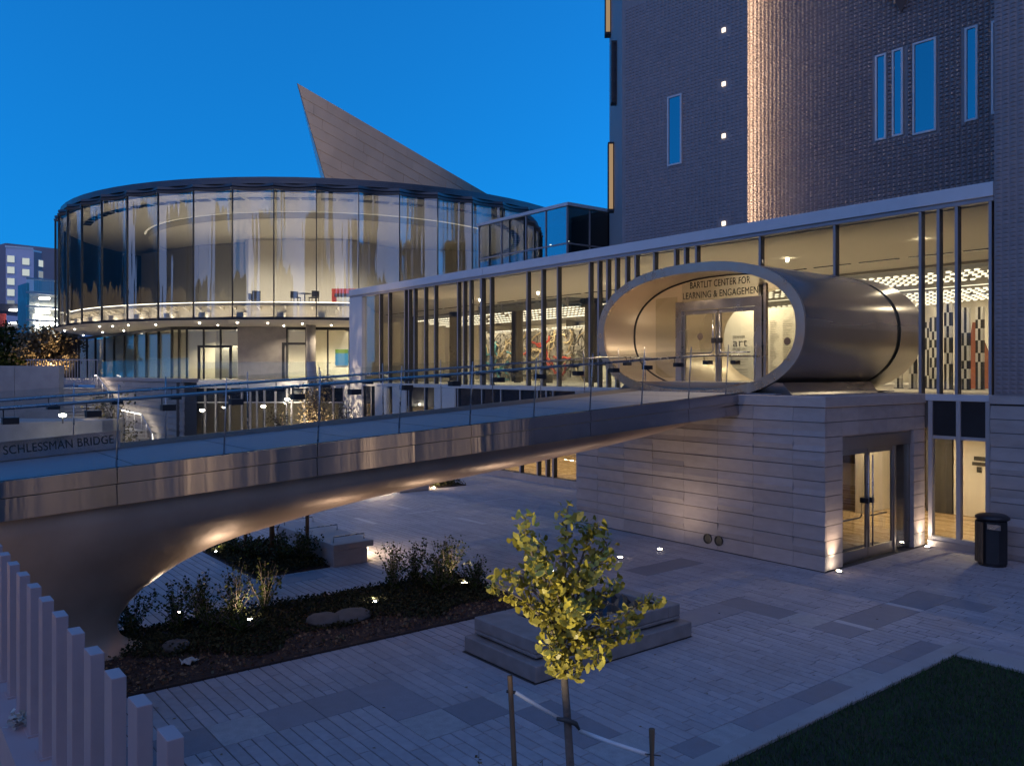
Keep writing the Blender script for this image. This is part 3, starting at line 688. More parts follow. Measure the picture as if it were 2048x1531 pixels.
for h in hl:
    zz_ = h*2.4; fl_ = .55*math.exp(-zz_/.10); yn = nose(h)+fl_; W = 1.42*(.60+.40*min(1, h/.9)**1.4)+.22*math.exp(-zz_/.10)
    side = [(W, y) for y in (-6.5,-5,-3.5,-2,-.8)]
    for k in range(31):
        ph = math.pi/2*k/30; side.append((W*math.cos(ph)**.85 if k < 30 else 0, YC+(yn-YC)*math.sin(ph)))
    L_ = [(XC+w, y) for w, y in side]+[(XC-w, y) for w, y in side[-2::-1]]
    rows.append([(x if x < XC else XC+(x-XC)*(xn(y)-XC-.13)/1.42, y, h*zt_(y)-(.03 if h == 0 else 0)) for x, y in L_])
b = MB(); b.grid(rows); b.build('belly', M['belly'], bridge, smooth=True)
# balustrades
def balustrade(xf, lean):
    sd = 1 if lean > 0 else -1
    for a, c in zip(PY, PY[1:]):
        b = MB(); lo = [(xf(a)-.007, a+.008, dz(a)-.02), (xf(a)+.007, a+.008, dz(a)-.02), (xf(c)+.007, c-.008, dz(c)-.02), (xf(c)-.007, c-.008, dz(c)-.02)]
        b.hexa(lo, [(p+lean, q, r+1.17) for p, q, r in lo]); b.build('balustrade_pane', M['g_bal'], bridge)
    for a in PY:
        x = xf(a); MB().tube([(x-.03*sd, a, dz(a)-.03), (x+lean*1.05-.03*sd, a+.02, dz(a)+1.22)], [.016,.010], 6).build('post', M['rail'], bridge, smooth=True)
    pts = [(xf(y) + lean*.8 - .09*sd, y, dz(min(y, 15.6)) + 1.0) for y in [-8 + .5*i for i in range(52)] if y < 17.6]
    MB().tube(pts, .024, 8).build('handrail', M['rail'], bridge, smooth=True)
    y = -6.5
    while y < 17.2:
        z = dz(min(y, 15.6)); xo = xf(y) + lean*.7; xi = xo - .09*sd
        b = MB(); b.tube([(xi, y, z+.985), (xi, y, z+.84)], .008, 5); b.box(min(xi, xo)-.03, max(xi, xo)+.03, y-.02, y+.17, z+.79, z+.88); b.build('rail_bracket', M['dark_metal'], bridge)
        y += 1.0
balustrade(lambda y: xn(y)-.02, .07)
balustrade(lambda y: XF+.02, -.07)
sg = thing('bridge_sign', 'polished steel name plate lettered SCHLESSMAN BRIDGE on the far side of the footbridge', 'sign', (XF+.2, 2.4, 2.95))
y0, y1 = .9, 3.60
b = MB(); lo = [(XF+.13,y0,dz(y0)+.02),(XF+.16,y0,dz(y0)+.02),(XF+.16,y1,dz(y1)+.02),(XF+.13,y1,dz(y1)+.02)]
b.hexa(lo, [(p,q,r_+.31) for p,q,r_ in lo]); b.build('plate', M['steel_fascia'], sg)
Rt = Euler((rad(90), 0, rad(90))).to_matrix() @ Euler((0, 0, math.atan(.063))).to_matrix()
text('lettering', 'SCHLESSMAN BRIDGE', .205, M['lettering'], sg, (XF+.168, 1.83, dz(1.83)+.12), Rt, 1.66, .004)

# ------------------------------------------------------------------ tower clad in faceted tiles
tower = thing('brick_tower', 'tall grey tiled museum tower with slit windows and a glowing vertical slot', 'tower', (-14, 26, 8.97))
TT = 28.0
MB().prism([(-18.6,25.55),(-8.2,25.55),(-8.2,36),(-18.6,36)], 8.94, TT).build('tower_core', M['brick_wall'], tower)
FA, FB = (-17.60, 24.5), (-23.17, 23.96)
FD = Vector((FB[0]-FA[0], FB[1]-FA[1])).normalized(); FN = Vector((FD.y, -FD.x))
if FN.y > 0: FN = -FN
fc = (-29.9, 30.0)
MB().prism([FA, FB, fc, (-29.9,36), (-19.6,36), (-19.5,25.1), (-18.4,24.85)], 8.94, TT).build('left_block', M['brick_wall'], tower)
WIN = [(-13.43,-13.19,11.87,14.48),(-12.88,-12.65,11.88,14.49),(-12.23,-11.64,11.78,14.5),(-10.70,-10.46,11.83,14.47),(-9.97,-9.70,11.88,14.43)]
def tiles(P, ex, nrm, L, z0, z1, w, h, d, holes, m, name):
    b = MB(); r = random.Random(7); nz = int((z1-z0)/h); nx = int(L/w)
    for j in range(nz):
        for i in range(nx):
            s = i*w; z = z0 + j*h
            if any(s+w > a-.03 and s < b_+.03 and z+h > c-.03 and z < e+.03 for a, b_, c, e in holes): continue
            q = r.uniform(.88, 1.06)*d; g = .007
            p = [(s+g, z+g), (s+w-g, z+g), (s+w-g, z+h-g), (s+g, z+h-g)]
            t = [(s+w*.42, z+h*.3), (s+w*.7, z+h*.3), (s+w*.7, z+h*.75), (s+w*.42, z+h*.75)]
            b.add([(P[0]+ex.x*a+nrm.x*.002, P[1]+ex.y*a+nrm.y*.002, e) for a, e in p] + [(P[0]+ex.x*a+nrm.x*q, P[1]+ex.y*a+nrm.y*q, e) for a, e in t],
                  [(4,5,6,7),(0,1,5,4),(1,2,6,5),(2,3,7,6),(3,0,4,7)])
    o = b.build(name, M[m], tower); o['kind'] = 'stuff'; return o
tiles((-18.55,25.55), Vector((1,0)), Vector((0,-1)), 10.3, 8.95, 19.4, .16, .128, .05, [(a+18.55,b_+18.55,c,e) for a,b_,c,e in WIN], 'brick', 'facing_tiles')
FW = [(2.80,3.32,12.31,14.83)]; SQ = [(.88,1.02,z-.075,z+.075) for z in (16.73,14.79,12.92,9.77)]
tiles(FA, FD, FN, 5.55, 8.95, 19.0, .17, .128, .02, FW+SQ, 'brick', 'facing_tiles')
def win(P, ex, nrm, a, b_, c, e, mt='g_mirror'):
    def q(s, z, d): return (P[0]+ex.x*s+nrm.x*d, P[1]+ex.y*s+nrm.y*d, z)
    def bar(s0, s1, z0, z1, d0, d1): return ([q(s0,z0,d0),q(s1,z0,d0),q(s1,z0,d1),q(s0,z0,d1)], [q(s0,z1,d0),q(s1,z1,d0),q(s1,z1,d1),q(s0,z1,d1)])
    f = MB(); t = .06
    for s0, s1, z0, z1 in ((a-t,a,c-t,e+t),(b_,b_+t,c-t,e+t),(a,b_,c-t,c),(a,b_,e,e+t)): f.hexa(*bar(s0,s1,z0,z1,.0,.055))
    o = f.build('window', M['white_metal'], tower)
    g = MB(); g.hexa(*bar(a+.002,b_-.002,c+.002,e-.002,.012,.02)); g.build('pane', M[mt], o); return o
for a, b_, c, e in WIN: win((-18.55,25.55), Vector((1,0)), Vector((0,-1)), a+18.55, b_+18.55, c, e)
win(FA, FD, FN, *FW[0])
for a, b_, c, e in SQ:
    g = MB(); p0 = Vector(FA)+FD*a+FN*.01; p1 = Vector(FA)+FD*b_+FN*.01
    g.hexa([(p0.x,p0.y,c),(p1.x,p1.y,c),(p1.x+FN.x*.02,p1.y+FN.y*.02,c),(p0.x+FN.x*.02,p0.y+FN.y*.02,c)], [(p0.x,p0.y,e),(p1.x,p1.y,e),(p1.x+FN.x*.02,p1.y+FN.y*.02,e),(p0.x+FN.x*.02,p0.y+FN.y*.02,e)])
    g.build('marker_light', M['e_sq'], tower)
MB().box(-18.48,-18.42,24.94,25.04,9.0,19.5).build('slot_light', M['e_slot'], tower)
# windows seen edge-on on the narrow receding facet
F2 = (Vector(fc)-Vector(FB)); L2 = F2.length; F2.normalize(); N2 = Vector((F2.y, -F2.x))
if N2.x > 0: N2 = -N2
for s, z0, z1, dpt, mt in ((7.6,21.1,25,.30,'e_winw'),(3.2,16.3,19.0,.25,'black'),(5.2,11.9,15.1,.28,'e_winw')):
    p = Vector(FB)+F2*s; q = Vector(FB)+F2*(s+.55)
    bx = MB().hexa([(p.x,p.y,z0),(q.x,q.y,z0),(q.x+N2.x*dpt,q.y+N2.y*dpt,z0),(p.x+N2.x*dpt,p.y+N2.y*dpt,z0)], [(p.x,p.y,z1),(q.x,q.y,z1),(q.x+N2.x*dpt,q.y+N2.y*dpt,z1),(p.x+N2.x*dpt,p.y+N2.y*dpt,z1)])
    o = bx.build('bay_window', M['dark_metal'], tower)
    e = .02; g = MB().hexa([(p.x-F2.x*e+N2.x*.05,p.y-F2.y*e+N2.y*.05,z0+.1),(p.x-F2.x*.004+N2.x*.05,p.y-F2.y*.004+N2.y*.05,z0+.1),(p.x-F2.x*.004+N2.x*(dpt-.05),p.y-F2.y*.004+N2.y*(dpt-.05),z0+.1),(p.x-F2.x*e+N2.x*(dpt-.05),p.y-F2.y*e+N2.y*(dpt-.05),z0+.1)],
        [(p.x-F2.x*e+N2.x*.05,p.y-F2.y*e+N2.y*.05,z1-.1),(p.x-F2.x*.004+N2.x*.05,p.y-F2.y*.004+N2.y*.05,z1-.1),(p.x-F2.x*.004+N2.x*(dpt-.05),p.y-F2.y*.004+N2.y*(dpt-.05),z1-.1),(p.x-F2.x*e+N2.x*(dpt-.05),p.y-F2.y*e+N2.y*(dpt-.05),z1-.1)])
    g.build('bay_pane', M[mt], o)
w = MB(); w.v = [(-13.6,25.5,17.6),(-11.7,25.5,17.6),(-12.65,25.5,15.62),(-13.4,24.6,17.6),(-12.0,24.6,17.6),(-12.65,25.1,15.9)]; w.f = [(0,3,5,2),(3,4,5),(4,1,2,5),(0,1,4,3),(0,2,1)]
w.build('oriel_tip', M['brick_wall'], tower)
bpiece('roof_ledge', 'white_metal', tower, -17.4, -16.2, 22.6, 25.5, 8.95, 9.12)
wing = thing('tower_wing', 'projecting grey brick wing at the right edge above a stone clad base', 'building', (-5, 24, 0))
MB().box(-8.27, 4, 21.2, 36, 3.86, TT).build('wing_wall', M['brick_wall'], wing)
_t = tower; tower = wing
tiles((-8.26,21.2), Vector((1,0)), Vector((0,-1)), 3.4, 3.9, 16.5, .16, .105, .016, [], 'brick', 'facing_tiles'); tower = _t
MB().box(-8.36, 4, 21.14, 21.5, 3.66, 3.855).build('wing_coping', M['stone'], wing)
MB().box(-8.33, 4, 21.24, 21.6, 0, 3.65).build('wing_base', M['stone_core'], wing)
r = random.Random(3)
for k in range(11):
    pk = r.randrange(5)
    for i in range(3): put_panel(wing, 1.07, CZ[k]-CZ[k+1], pk, (-8.35+1.07*i, 21.24, CZ[k+1]), 0)

# ------------------------------------------------------------------ round glass rotunda
CX, CZc, R = -15.1, 71.4, 21.4
rot = thing('rotunda', 'round glass rotunda of tall scalloped panes glowing from within', 'building', (*cw(CX, CZc), 3.95))
def pol(a, r_, z): return cw(CX + r_*math.sin(rad(a)), CZc - r_*math.cos(rad(a)), z)
ST = 6.8; A0 = 1.7
K = range(-9, 9)
GB, GT = 7.80, 15.53
NP = 8
def scal(k, r_, z, sag=.42):
    out = []
    for i in range(NP+1):
        f = i/NP; a = A0 + ST*(k+f); out.append(pol(a, r_ - sag*(1-(2*f-1)**2) - .02, z))
    return out
def ribbon(name, k0, k1, prof_, m, parent=rot, sag=.42, smooth=True):
    rows = []
    for r_, z in prof_:
        row = []
        for k in range(k0, k1): row += scal(k, r_, z, sag)[:-1]
        row.append(scal(k1-1, r_, z, sag)[-1]); rows.append(row)
    b = MB(); b.grid(rows[::-1]); o = b.build(name, M[m], parent, smooth=smooth)
    md = o.modifiers.new('edge', 'EDGE_SPLIT'); md.split_angle = rad(35); return o
for k in K:
    gb = GB if k < 2 else 8.96
    rows = [scal(k, R, gb), scal(k, R, GT), scal(k, R-.025, GT), scal(k, R-.025, gb)]; rows.append(rows[0])
    b = MB(); b.grid(rows[::-1]); o = b.build('curved_pane', M['g_drum'], rot, smooth=True)
    md = o.modifiers.new('edge', 'EDGE_SPLIT'); md.split_angle = rad(35)
for k in list(K) + [9]:
    a = A0 + ST*k; p, q = pol(a, R+.06, 0), pol(a, R-.07, 0); t = pol(a+.13, R+.06, 0); t2 = pol(a+.13, R-.07, 0)
    MB().hexa([(v[0], v[1], GB-.12 if k < 3 else 8.96) for v in (p, t, t2, q)], [(v[0], v[1], GT+.05) for v in (p, t, t2, q)]).build('mullion', M['dark_metal'], rot)
ribbon('base_channel', -9, 2, [(R+.08,7.62),(R+.08,7.80),(R-.2,7.80),(R-.2,7.62),(R+.08,7.62)], 'dark_metal')
ribbon('roof_edge', -9, 9, [(R-.1,15.50),(R+.10,15.53),(R+.13,15.68),(R-.03,15.71),(R+.07,15.76),(R+.07,15.92),(R-.25,15.96)], 'zinc')
full = [A0 + ST*k/2 for k in range(-20, 33)]
allr = [i*360/72 for i in range(73)]
sect = [-180+i*195/60 for i in range(61)]
def ringmesh(name, prof_, m, angs=allr, parent=rot, smooth=True):
    b = MB(); b.grid([[pol(a, r_, z) for a in angs] for r_, z in prof_][::-1]); o = b.build(name, M[m], parent, smooth=smooth)
    md = o.modifiers.new('edge', 'EDGE_SPLIT'); md.split_angle = rad(35); return o
ringmesh('roof', [(R-.20,15.93),(R-.20,16.08),(R-.26,16.10),(R-.26,16.34),(R-.8,16.42),(.05,17.2)], 'zinc')
ringmesh('soffit', [(.05,7.52),(R-1.1,7.52),(R-.22,7.60),(R+.02,7.62)], 'interior', sect)
ringmesh('slab_edge', [(R+.03,7.44),(R+.03,7.60)], 'zinc', smooth=False) if False else None
ringmesh('upper_floor', [(.05,8.56),(R-.75,8.56),(R-.75,8.72),(.05,8.72)], 'interior_grey', sect)
ringmesh('plenum_wall', [(R-1.3,7.62),(R-1.3,8.57)], 'interior', sect)
ringmesh('edge_light', [(R-.80,8.735),(R-.72,8.735),(R-.72,8.765),(R-.80,8.765)], 'e_strip', [a for a in full if a < 16])
ringmesh('base_light', [(R-.75,7.80),(R-.60,7.80)], 'e_rail', [a for a in full if a < 16])
ringmesh('outer_ceiling', [(15.0,15.38),(R-.35,15.42)], 'ceiling'); ringmesh('ceiling_drop', [(15.0,15.36),(15.0,14.95),(14.6,14.95)], 'interior')
ringmesh('inner_ceiling', [(.05,15.05),(14.7,15.05)], 'ceiling')
ringmesh('cove_light', [(15.15,15.34),(15.30,15.34)], 'e_cove', full)
for k in range(-9, 9):
    for f in (.06, .53):
        b = MB(); aa = [A0+ST*(k+f)+i*ST*.4/4 for i in range(5)]; b.grid([[pol(a, r_, 15.365) for a in aa] for r_ in (19.05, 19.6)]); b.build('ceiling_slot', M['black'], rot)
    for f in (.15,.5,.85) if k < 2 else ():
        a = A0+ST*(k+f); p, q = pol(a, R-.76, 8.5), pol(a, R-1.25, 8.5); p2, q2 = pol(a+.35, R-.76, 8.5), pol(a+.35, R-1.25, 8.5)
        MB().hexa([(*p[:2],8.50),(*p2[:2],8.50),(*q2[:2],8.30),(*q[:2],8.30)], [(*p[:2],8.555),(*p2[:2],8.555),(*q2[:2],8.555),(*q[:2],8.555)]).build('floor_bracket', M['interior'], rot)
    if k > 1: continue
    a = A0+ST*(k+.04); p, q = pol(a, R-.4, 0), pol(a, R-1.2, 0); p2, q2 = pol(a+1.1, R-.45, 0), pol(a+1.1, R-1.2, 0)
    MB().hexa([(*v[:2],7.82) for v in (p,p2,q2,q)], [(*v[:2],8.12) for v in (p,p2,q2,q)]).build('glass_shoe', M['interior'], rot)
def cwall(name, pts, z0, z1, m, t=.3, parent=rot):
    for a, c in zip(pts, pts[1:]):
        b = MB(); b.wall(cw(*c), cw(*a), z0, z1, t); b.build(name, M[m], parent)
cwall('inner_wall', [(-33,74),(-26,69),(-21,67.5)], 8.72, 15.0, 'interior_grey'); cwall('inner_wall', [(-21,66),(-13.2,66),(-10,71),(-2,72.5),(6,71)], 8.72, 15.0, 'interior')
cwall('side_wall', [(-21,67.5),(-21,66)], 8.72, 15, 'interior_grey')
cwall('wood_wall', [(-12.2,65.9),(-9.5,70.2),(-4,71.2)], 8.72, 10.9, 'cream', .2)
bpiece('doorway', 'dark_metal', rot, cw(-20.5,65.9)[0]-.45, cw(-20.5,65.9)[0]+.45, cw(-20.5,65.9)[1]-.3, cw(-20.5,65.9)[1]+.3, 8.73, 10.9)
back = [a for a in allr if a >= A0+ST*9 and a <= 360+A0-ST*9]
ringmesh('rear_wall', [(R-.2,7.6),(R-.2,15.8)], 'dark_metal', back)
for X, Z in ((-28,58),(-22,55.5),(-15,54.5),(-8.5,55.5),(-3,58),(-12,60),(-5,63),(-20,60)):
    p = cw(X, Z); spot('rotunda_light', (*p, 14.9 if Z > 58 else 15.3), (*p, 8.96), 205, 160, (1,.87,.68), .06)
# downlights in the soffit
for i, (px, py) in enumerate(((150,658),(167,670),(184,652),(206,664),(248,661),(257,650),(226,652),(312,649),(372,643),(436,650),(468,644),(536,646),(568,651),(605,647),(663,650),(130,661))):
    Z = (7.50-4.4)*1648/(745-py); X = (px-1024)/1648*Z
    if (X-CX)**2+(Z-CZc)**2 > (R-.6)**2:
        d = Vector((X-CX, Z-CZc)).normalized()*(R-1.0); X, Z = CX+d.x, CZc+d.y
    p = cw(X, Z); MB().lathe([(.03,0),(.045,.03),(.045,.06)], (*p, 7.46), 10).build('downlight', M['e_soffit'], rot)
    if i % 2 == 0: spot('soffit_light', (*p, 7.44), (*p, 3.9), 36, 140, WARM, .05)
# lower storey under the overhang
def frontal(px, Z): return ((px-1024)/1648*Z, Z)
P0, P1, P2, P3, P4, P5, P6 = frontal(160,73), frontal(346,56), frontal(375,55.6), frontal(476,55.8), frontal(575,56.0), frontal(613,56.1), frontal(742,56.6)
def glazed(A, B, n, names='lower_pane', top=7.5):
    for i in range(n):
        a = (A[0]+(B[0]-A[0])*i/n, A[1]+(B[1]-A[1])*i/n); c = (A[0]+(B[0]-A[0])*(i+1)/n, A[1]+(B[1]-A[1])*(i+1)/n)
        b = MB(); b.wall(cw(*c), cw(*a), 4.02, 7.3, .02); b.build(names, M['g_low'], rot)
        d = (.05*(c[0]-a[0])/math.hypot(c[0]-a[0], c[1]-a[1]), .05*(c[1]-a[1])/math.hypot(c[0]-a[0], c[1]-a[1]))
        b = MB(); b.wall(cw(a[0]+d[0], a[1]+d[1]), cw(a[0]-d[0], a[1]-d[1]), 3.96, 7.5, .16); b.build('lower_mullion', M['dark_metal'], rot)
    b = MB(); b.wall(cw(*B), cw(*A), 7.3, 7.5, .15); b.build('lower_head', M['dark_metal'], rot)
glazed(P0, P1, 9); glazed(P1, P2, 2); glazed(P2, P3, 3); glazed(P4, P5, 1); glazed(P5, P6, 3)
b = MB(); b.wall(cw(*P4), cw(*P3), 3.96, 7.51, -.4); b.build('lower_stone_wall', M['concrete'], rot)
for px, Z, w, z1 in ((430,55.6,1.15,6.25),(597,55.95,1.1,6.45)):
    X = (px-1024)/1648*Z; dr = MB()
    for x0_, x1_, z0_, z1_ in ((X-w,X-w+.16,3.97,z1),(X+w-.16,X+w,3.97,z1),(X-w+.16,X+w-.16,z1-.16,z1)):
        dr.wall(cw(x1_,Z-.06), cw(x0_,Z-.06), z0_, z1_, -.12)
    dr.build('terrace_door', M['dark_metal'], rot)
X, Z = frontal(622, 54.2); MB().lathe([(.32,0),(.32,3.56)], (*cw(X,Z),3.955), 20).build('round_column', M['concrete'], rot, smooth=True)
cwall('lower_back_wall', [(-44,84),(-30,66),(-22,62),(-9.7,62)], 3.96, 7.5, 'interior')
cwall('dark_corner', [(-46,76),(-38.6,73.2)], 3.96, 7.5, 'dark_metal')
cwall('bar_shelves', [(-21.0,58.6),(-19.4,58.6)], 4.0, 6.3, 'greyp', .3)
r = random.Random(9); bt = MB()
for i in range(60):
    X = -20.9+1.5*r.random(); z = 4.1+.3*r.randrange(7); p = cw(X, 58.5); bt.box(p[0]-.05,p[0]+.05,p[1]-.05,p[1]+.05,z,z+.2)
o = bt.build('shelf_goods', M['charcoal'], rot); o['kind'] = 'stuff'
o = MB().box(-.5,.5,-.06,.06,-.6,.6).build('wall_screen', M['e_screen'], rot); X, Z = frontal(684, 61.6); o.matrix_basis = Matrix.Translation((*cw(X,Z),5.55)) @ Matrix.Rotation(rad(51.65),4,'Z') @ Matrix.Diagonal((.95,1,1,1))
for X, Z in ((-29,67),(-23,60),(-20,58),(-17,58.5),(-13,59),(-10.5,59)):
    p = cw(X, Z); spot('cafe_light', (*p,7.3), (*p,4), 90, 150, WARM, .06)
o = MB().box(-.5,.5,-.075,-.062,.3,.6).build('screen_top', M['e_green'], rot); X, Z = frontal(684, 61.6); o.matrix_basis = Matrix.Translation((*cw(X,Z),5.55)) @ Matrix.Rotation(rad(51.65),4,'Z') @ Matrix.Diagonal((.95,1,1,1))
# furniture and art on the upper floor of the rotunda
art = MB(); X, Z = frontal(690, 58); p = cw(X, Z)
ar = thing('art_panel', 'red patterned art panel with a dark almond shape standing in the rotunda', 'art panel', (*p, 8.72))
b = MB(); X0 = X-.9; b.wall(cw(X0+1.9, Z), cw(X0, Z), 8.73, 10.3, .1); b.build('panel', M['red'], ar)
b = MB(); b.wall(cw(X0+1.7, Z-.11), cw(X0+.35, Z-.11), 9.35, 9.7, .02); b.build('pale_band', M['paper'], ar); b = MB(); b.wall(cw(X0+1.8, Z-.11), cw(X0+.2, Z-.11), 9.72, 9.95, .02); b.build('dark_band', M['charcoal'], ar)
for i, px in enumerate((592, 628, 508)):
    X, Z = frontal(px, 52.6 if px > 520 else 54); p = cw(X, Z)
    c = thing('chair', ['dark chair left of the small table in the rotunda window','dark chair right of the small table in the rotunda window','dark chair alone further left in the rotunda'][i], 'chair', (*p, 8.72), 'chairs in the rotunda')
    s = -1 if i == 1 else 1
    bpiece('seat', 'charcoal', c, p[0]-.25, p[0]+.25, p[1]-.25, p[1]+.25, 9.15, 9.21)
    bpiece('backrest', 'charcoal', c, p[0]-.25*s-.03, p[0]-.25*s+.03, p[1]-.25, p[1]+.25, 9.22, 9.6)
    for dx in (-.22,.22):
        for dy in (-.22,.22): bpiece('leg', 'dark_metal', c, p[0]+dx-.02, p[0]+dx+.02, p[1]+dy-.02, p[1]+dy+.02, 8.72, 9.15)
p = cw(*frontal(610, 52.6)); c = thing('small_table', 'small dark table between two chairs in the rotunda window', 'table', (*p, 8.72))
MB().lathe([(.42,0),(.42,.04)], (*p,9.42), 16).build('table_top', M['charcoal'], c); MB().lathe([(.2,0),(.04,.05),(.04,.7)], (*p,8.72), 10).build('pedestal', M['dark_metal'], c)

# ------------------------------------------------------------------ terrace, its base and stone wall
ter = link('terrace', MB().prism([cw(-15.2,38.2), cw(-17.7,46), cw(-9.3,46), cw(-9.0,46.2), cw(-9.6,62), cw(-9.6,82), cw(-60,90), cw(-48,66), cw(-26.3,52.2)], 3.62, 3.95).mesh('terrace', M['concrete'])); ter['kind'] = 'structure'
base = thing('glazed_undercroft', 'glazed lower storey under the terrace with grey mullions and a dark band', 'building', (*cw(-13.5,46.2), 0))
b = MB(); b.wall(cw(-9.2,46.05), cw(-17.6,46.05), 3.55, 3.96, .12); b.build('terrace_edge', M['white_metal'], base)
mx = [390,413,434,462,486,503,516,531,553,576,585,611,640,668,690]
for a, c in zip(mx, mx[1:]):
    A, B = frontal(a, 46.2), frontal(c, 46.2)
    b = MB(); b.wall(cw(*B), cw(*A), .1, 2.72, .02); b.build('lower_pane', M['g_facade'], base)
    b = MB(); b.wall(cw(*B), cw(*A), 2.78, 3.54, .03); b.build('dark_panel', M['black'], base)
    b = MB(); b.wall(cw(A[0]+.05, 46.12), cw(A[0]-.05, 46.12), .05, 3.54, .12); b.build('mullion', M['fin'], base)
b = MB(); b.wall(cw(*frontal(690,46.1)), cw(*frontal(390,46.1)), 2.72, 2.775, .05); b.build('transom', M['white_metal'], base)
b = MB(); b.wall(cw(-8,51), cw(-20,51), 0, 3.6, .2); b.build('rear_wall', M['interior_grey'], base)
for px in (690, 718):
    b = MB(); A, B = frontal(px, 45.95), frontal(px+22, 45.95); b.wall(cw(*B), cw(*A), .02, 3.6, .2)
for X in (-16,-13.5,-11): spot('base_light', cw(X, 48.5, 3.5), cw(X, 49, 0), 9, 150, WARM2, .05)
cl = MB().tube([cw(*frontal(640,45.2),0), cw(*frontal(622,45.2),5.0)], .26, 12)
o = cl.build('leaning_pillar', M['concrete'], None, smooth=True); tag(o, 'leaning pale concrete pillar rising in front of the terrace beside the golden tree', 'pillar')
bal = thing('terrace_balustrade', 'frameless glass balustrade along the front edge of the terrace', 'balustrade', (*cw(-14,46.2), 3.95))
for i in range(7):
    A, B = (-17.6+1.2*i, 46.2), (-17.6+1.2*(i+1)-.02, 46.2); b = MB(); b.wall(cw(*B), cw(*A), 3.965, 5.0, .015); b.build('balustrade_pane', M['g_bal'], bal)
sw = thing('stone_retaining_wall', 'stone clad retaining wall beside the outdoor stair below the rotunda', 'wall', (-48, 11.9, 0))
MB().box(-57.2, -39.22, 11.72, 12.3, 0, 3.94).build('wall_core', M['stone_core'], sw)
r = random.Random(4)
for k in range(12):
    z1 = 3.93-.328*k; z0 = max(0, z1-.328); pk = r.randrange(5)
    for i in range(12): put_panel(sw, 1.5, z1-z0, pk, (-57.2+1.5*i, 11.72, z0), 0)
A, B = (-39.2, 11.66), cw(-17.72, 46.0); dv = Vector((B[0]-A[0], B[1]-A[1])); L = dv.length; an = math.atan2(dv.y, dv.x)
b = MB(); b.wall(B, A, 0, 3.94, -.3); 
b2 = MB(); b2.prism([(A[0]+dv.x*.05-.36*.04,A[1]+dv.y*.05-.93*.04), (B[0]-.015,B[1]-.04), (B[0]-.11, B[1]-.28), (A[0]+dv.x*.05-.11, A[1]+dv.y*.05-.28)], 0, 3.93); b2.build('return_core', M['stone_core'], sw)
for k in range(12):
    z1 = 3.93-.328*k; z0 = max(0, z1-.328); pk = r.randrange(5)
    for i in range(6):
        s = L/6*i; put_panel(sw, L/6, z1-z0, pk, (A[0]+dv.x/L*s, A[1]+dv.y/L*s, z0), an)
MB().box(-57.3, -39.05, 11.6, 12.32, 3.955, 4.12).build('coping', M['stone'], sw)
wb = thing('wall_balustrade', 'frameless glass balustrade on top of the stone retaining wall', 'balustrade', (-48, 12.1, 4.12))
for i in range(12): bpiece('balustrade_pane', 'g_bal2', wb, -57.1+1.48*i, -57.1+1.48*i+1.46, 12.0, 12.015, 4.125, 5.1)
# stair
st = thing('outdoor_stair', 'broad concrete outdoor stair climbing to the terrace between two walls', 'staircase', (-48, 9.8, 0))
SX = [(-42.2-.32*i, (i+1)*.16) for i in range(9)]+[(-49.4-.49*i, 1.44+(i+1)*.168) for i in range(12)]
for i, (x, z1) in enumerate(SX):
    x2 = SX[i+1][0] if i+1 < len(SX) else -55.4
    bpiece('step', 'concrete', st, x2-.04, x, 7.6, 11.5, z1-.05, z1); bpiece('riser', 'concrete', st, x2, x-.035, 7.6, 11.5, max(0, z1-.45), z1-.051)
bpiece('top_landing', 'concrete', st, -60, -55.45, 7.6, 11.5, 3.0, 3.46)
hp = []
rail = [(-42.9,.55),(-43.2,1.40),(-45.1,2.30),(-49.4,2.38),(-55.2,4.25),(-56,4.28)]
def floor_z(x): return max([0]+[z for a, z in SX if x <= a])
hr = thing('stair_handrail', 'glowing metal handrail stepping up along the stone wall of the stair', 'handrail', (-47, 11.3, 0))
MB().tube([(a, 11.35, b_) for a, b_ in rail], .03, 8).build('rail', M['white_metal'], hr, smooth=True)
MB().tube([(a, 11.38, b_-.05) for a, b_ in rail], .018, 6).build('rail_light', M['e_rail'], hr)
for x in (-42.9,-43.2,-44.2,-45.1,-46.5,-48,-49.4,-50.8,-52.3,-53.8,-55.2):
    zt2 = [a[1]+(b_[1]-a[1])*(a[0]-x)/(a[0]-b_[0]) for a, b_ in zip(rail, rail[1:]) if b_[0]-1e-6 <= x <= a[0]+1e-6][-1]
    MB().tube([(x, 11.35, floor_z(x)), (x, 11.35, zt2)], .02, 6).build('post', M['white_metal'], hr, smooth=True)
for x in (-44,-47,-50,-53): spot('rail_lamp', (x, 11.2, floor_z(x)+.85), (x+.5, 9.2, floor_z(x)-.1), 16, 100, WARM, .05, .9)
cwl = thing('concrete_wall', 'plain concrete wall panels at the left edge above the bridge rail', 'wall', (*cw(-23, 36), 0))
for i in range(4):
    a = -19.55-1.93*(i+1); b = MB(); b.wall(cw(a+1.92,36), cw(a,36), 0, 4.70, .4); b.build('wall_panel', M['concrete'], cwl, bevel=.01)
lwl = thing('low_planter_wall', 'low pale concrete planter wall in front of the stair at left', 'wall', (*cw(-17.5, 31), 0))
b = MB(); b.prism([cw(-22,29.5), cw(-15.9,32), cw(-15.7,33.5), cw(-22,33.5)], 0, 2.55); b.build('planter_body', M['concrete'], lwl, bevel=.02)
gate = thing('railing_gate', 'grey bar railing across the top of the stair', 'railing', (*cw(-27, 49), 3.95))
for i in range(26):
    X = -29.5+.17*i; p = cw(X, 50.2); piece('bar', ubox('fin'), gate, (*p, 4.45), 0, (.035,.035,1.5))
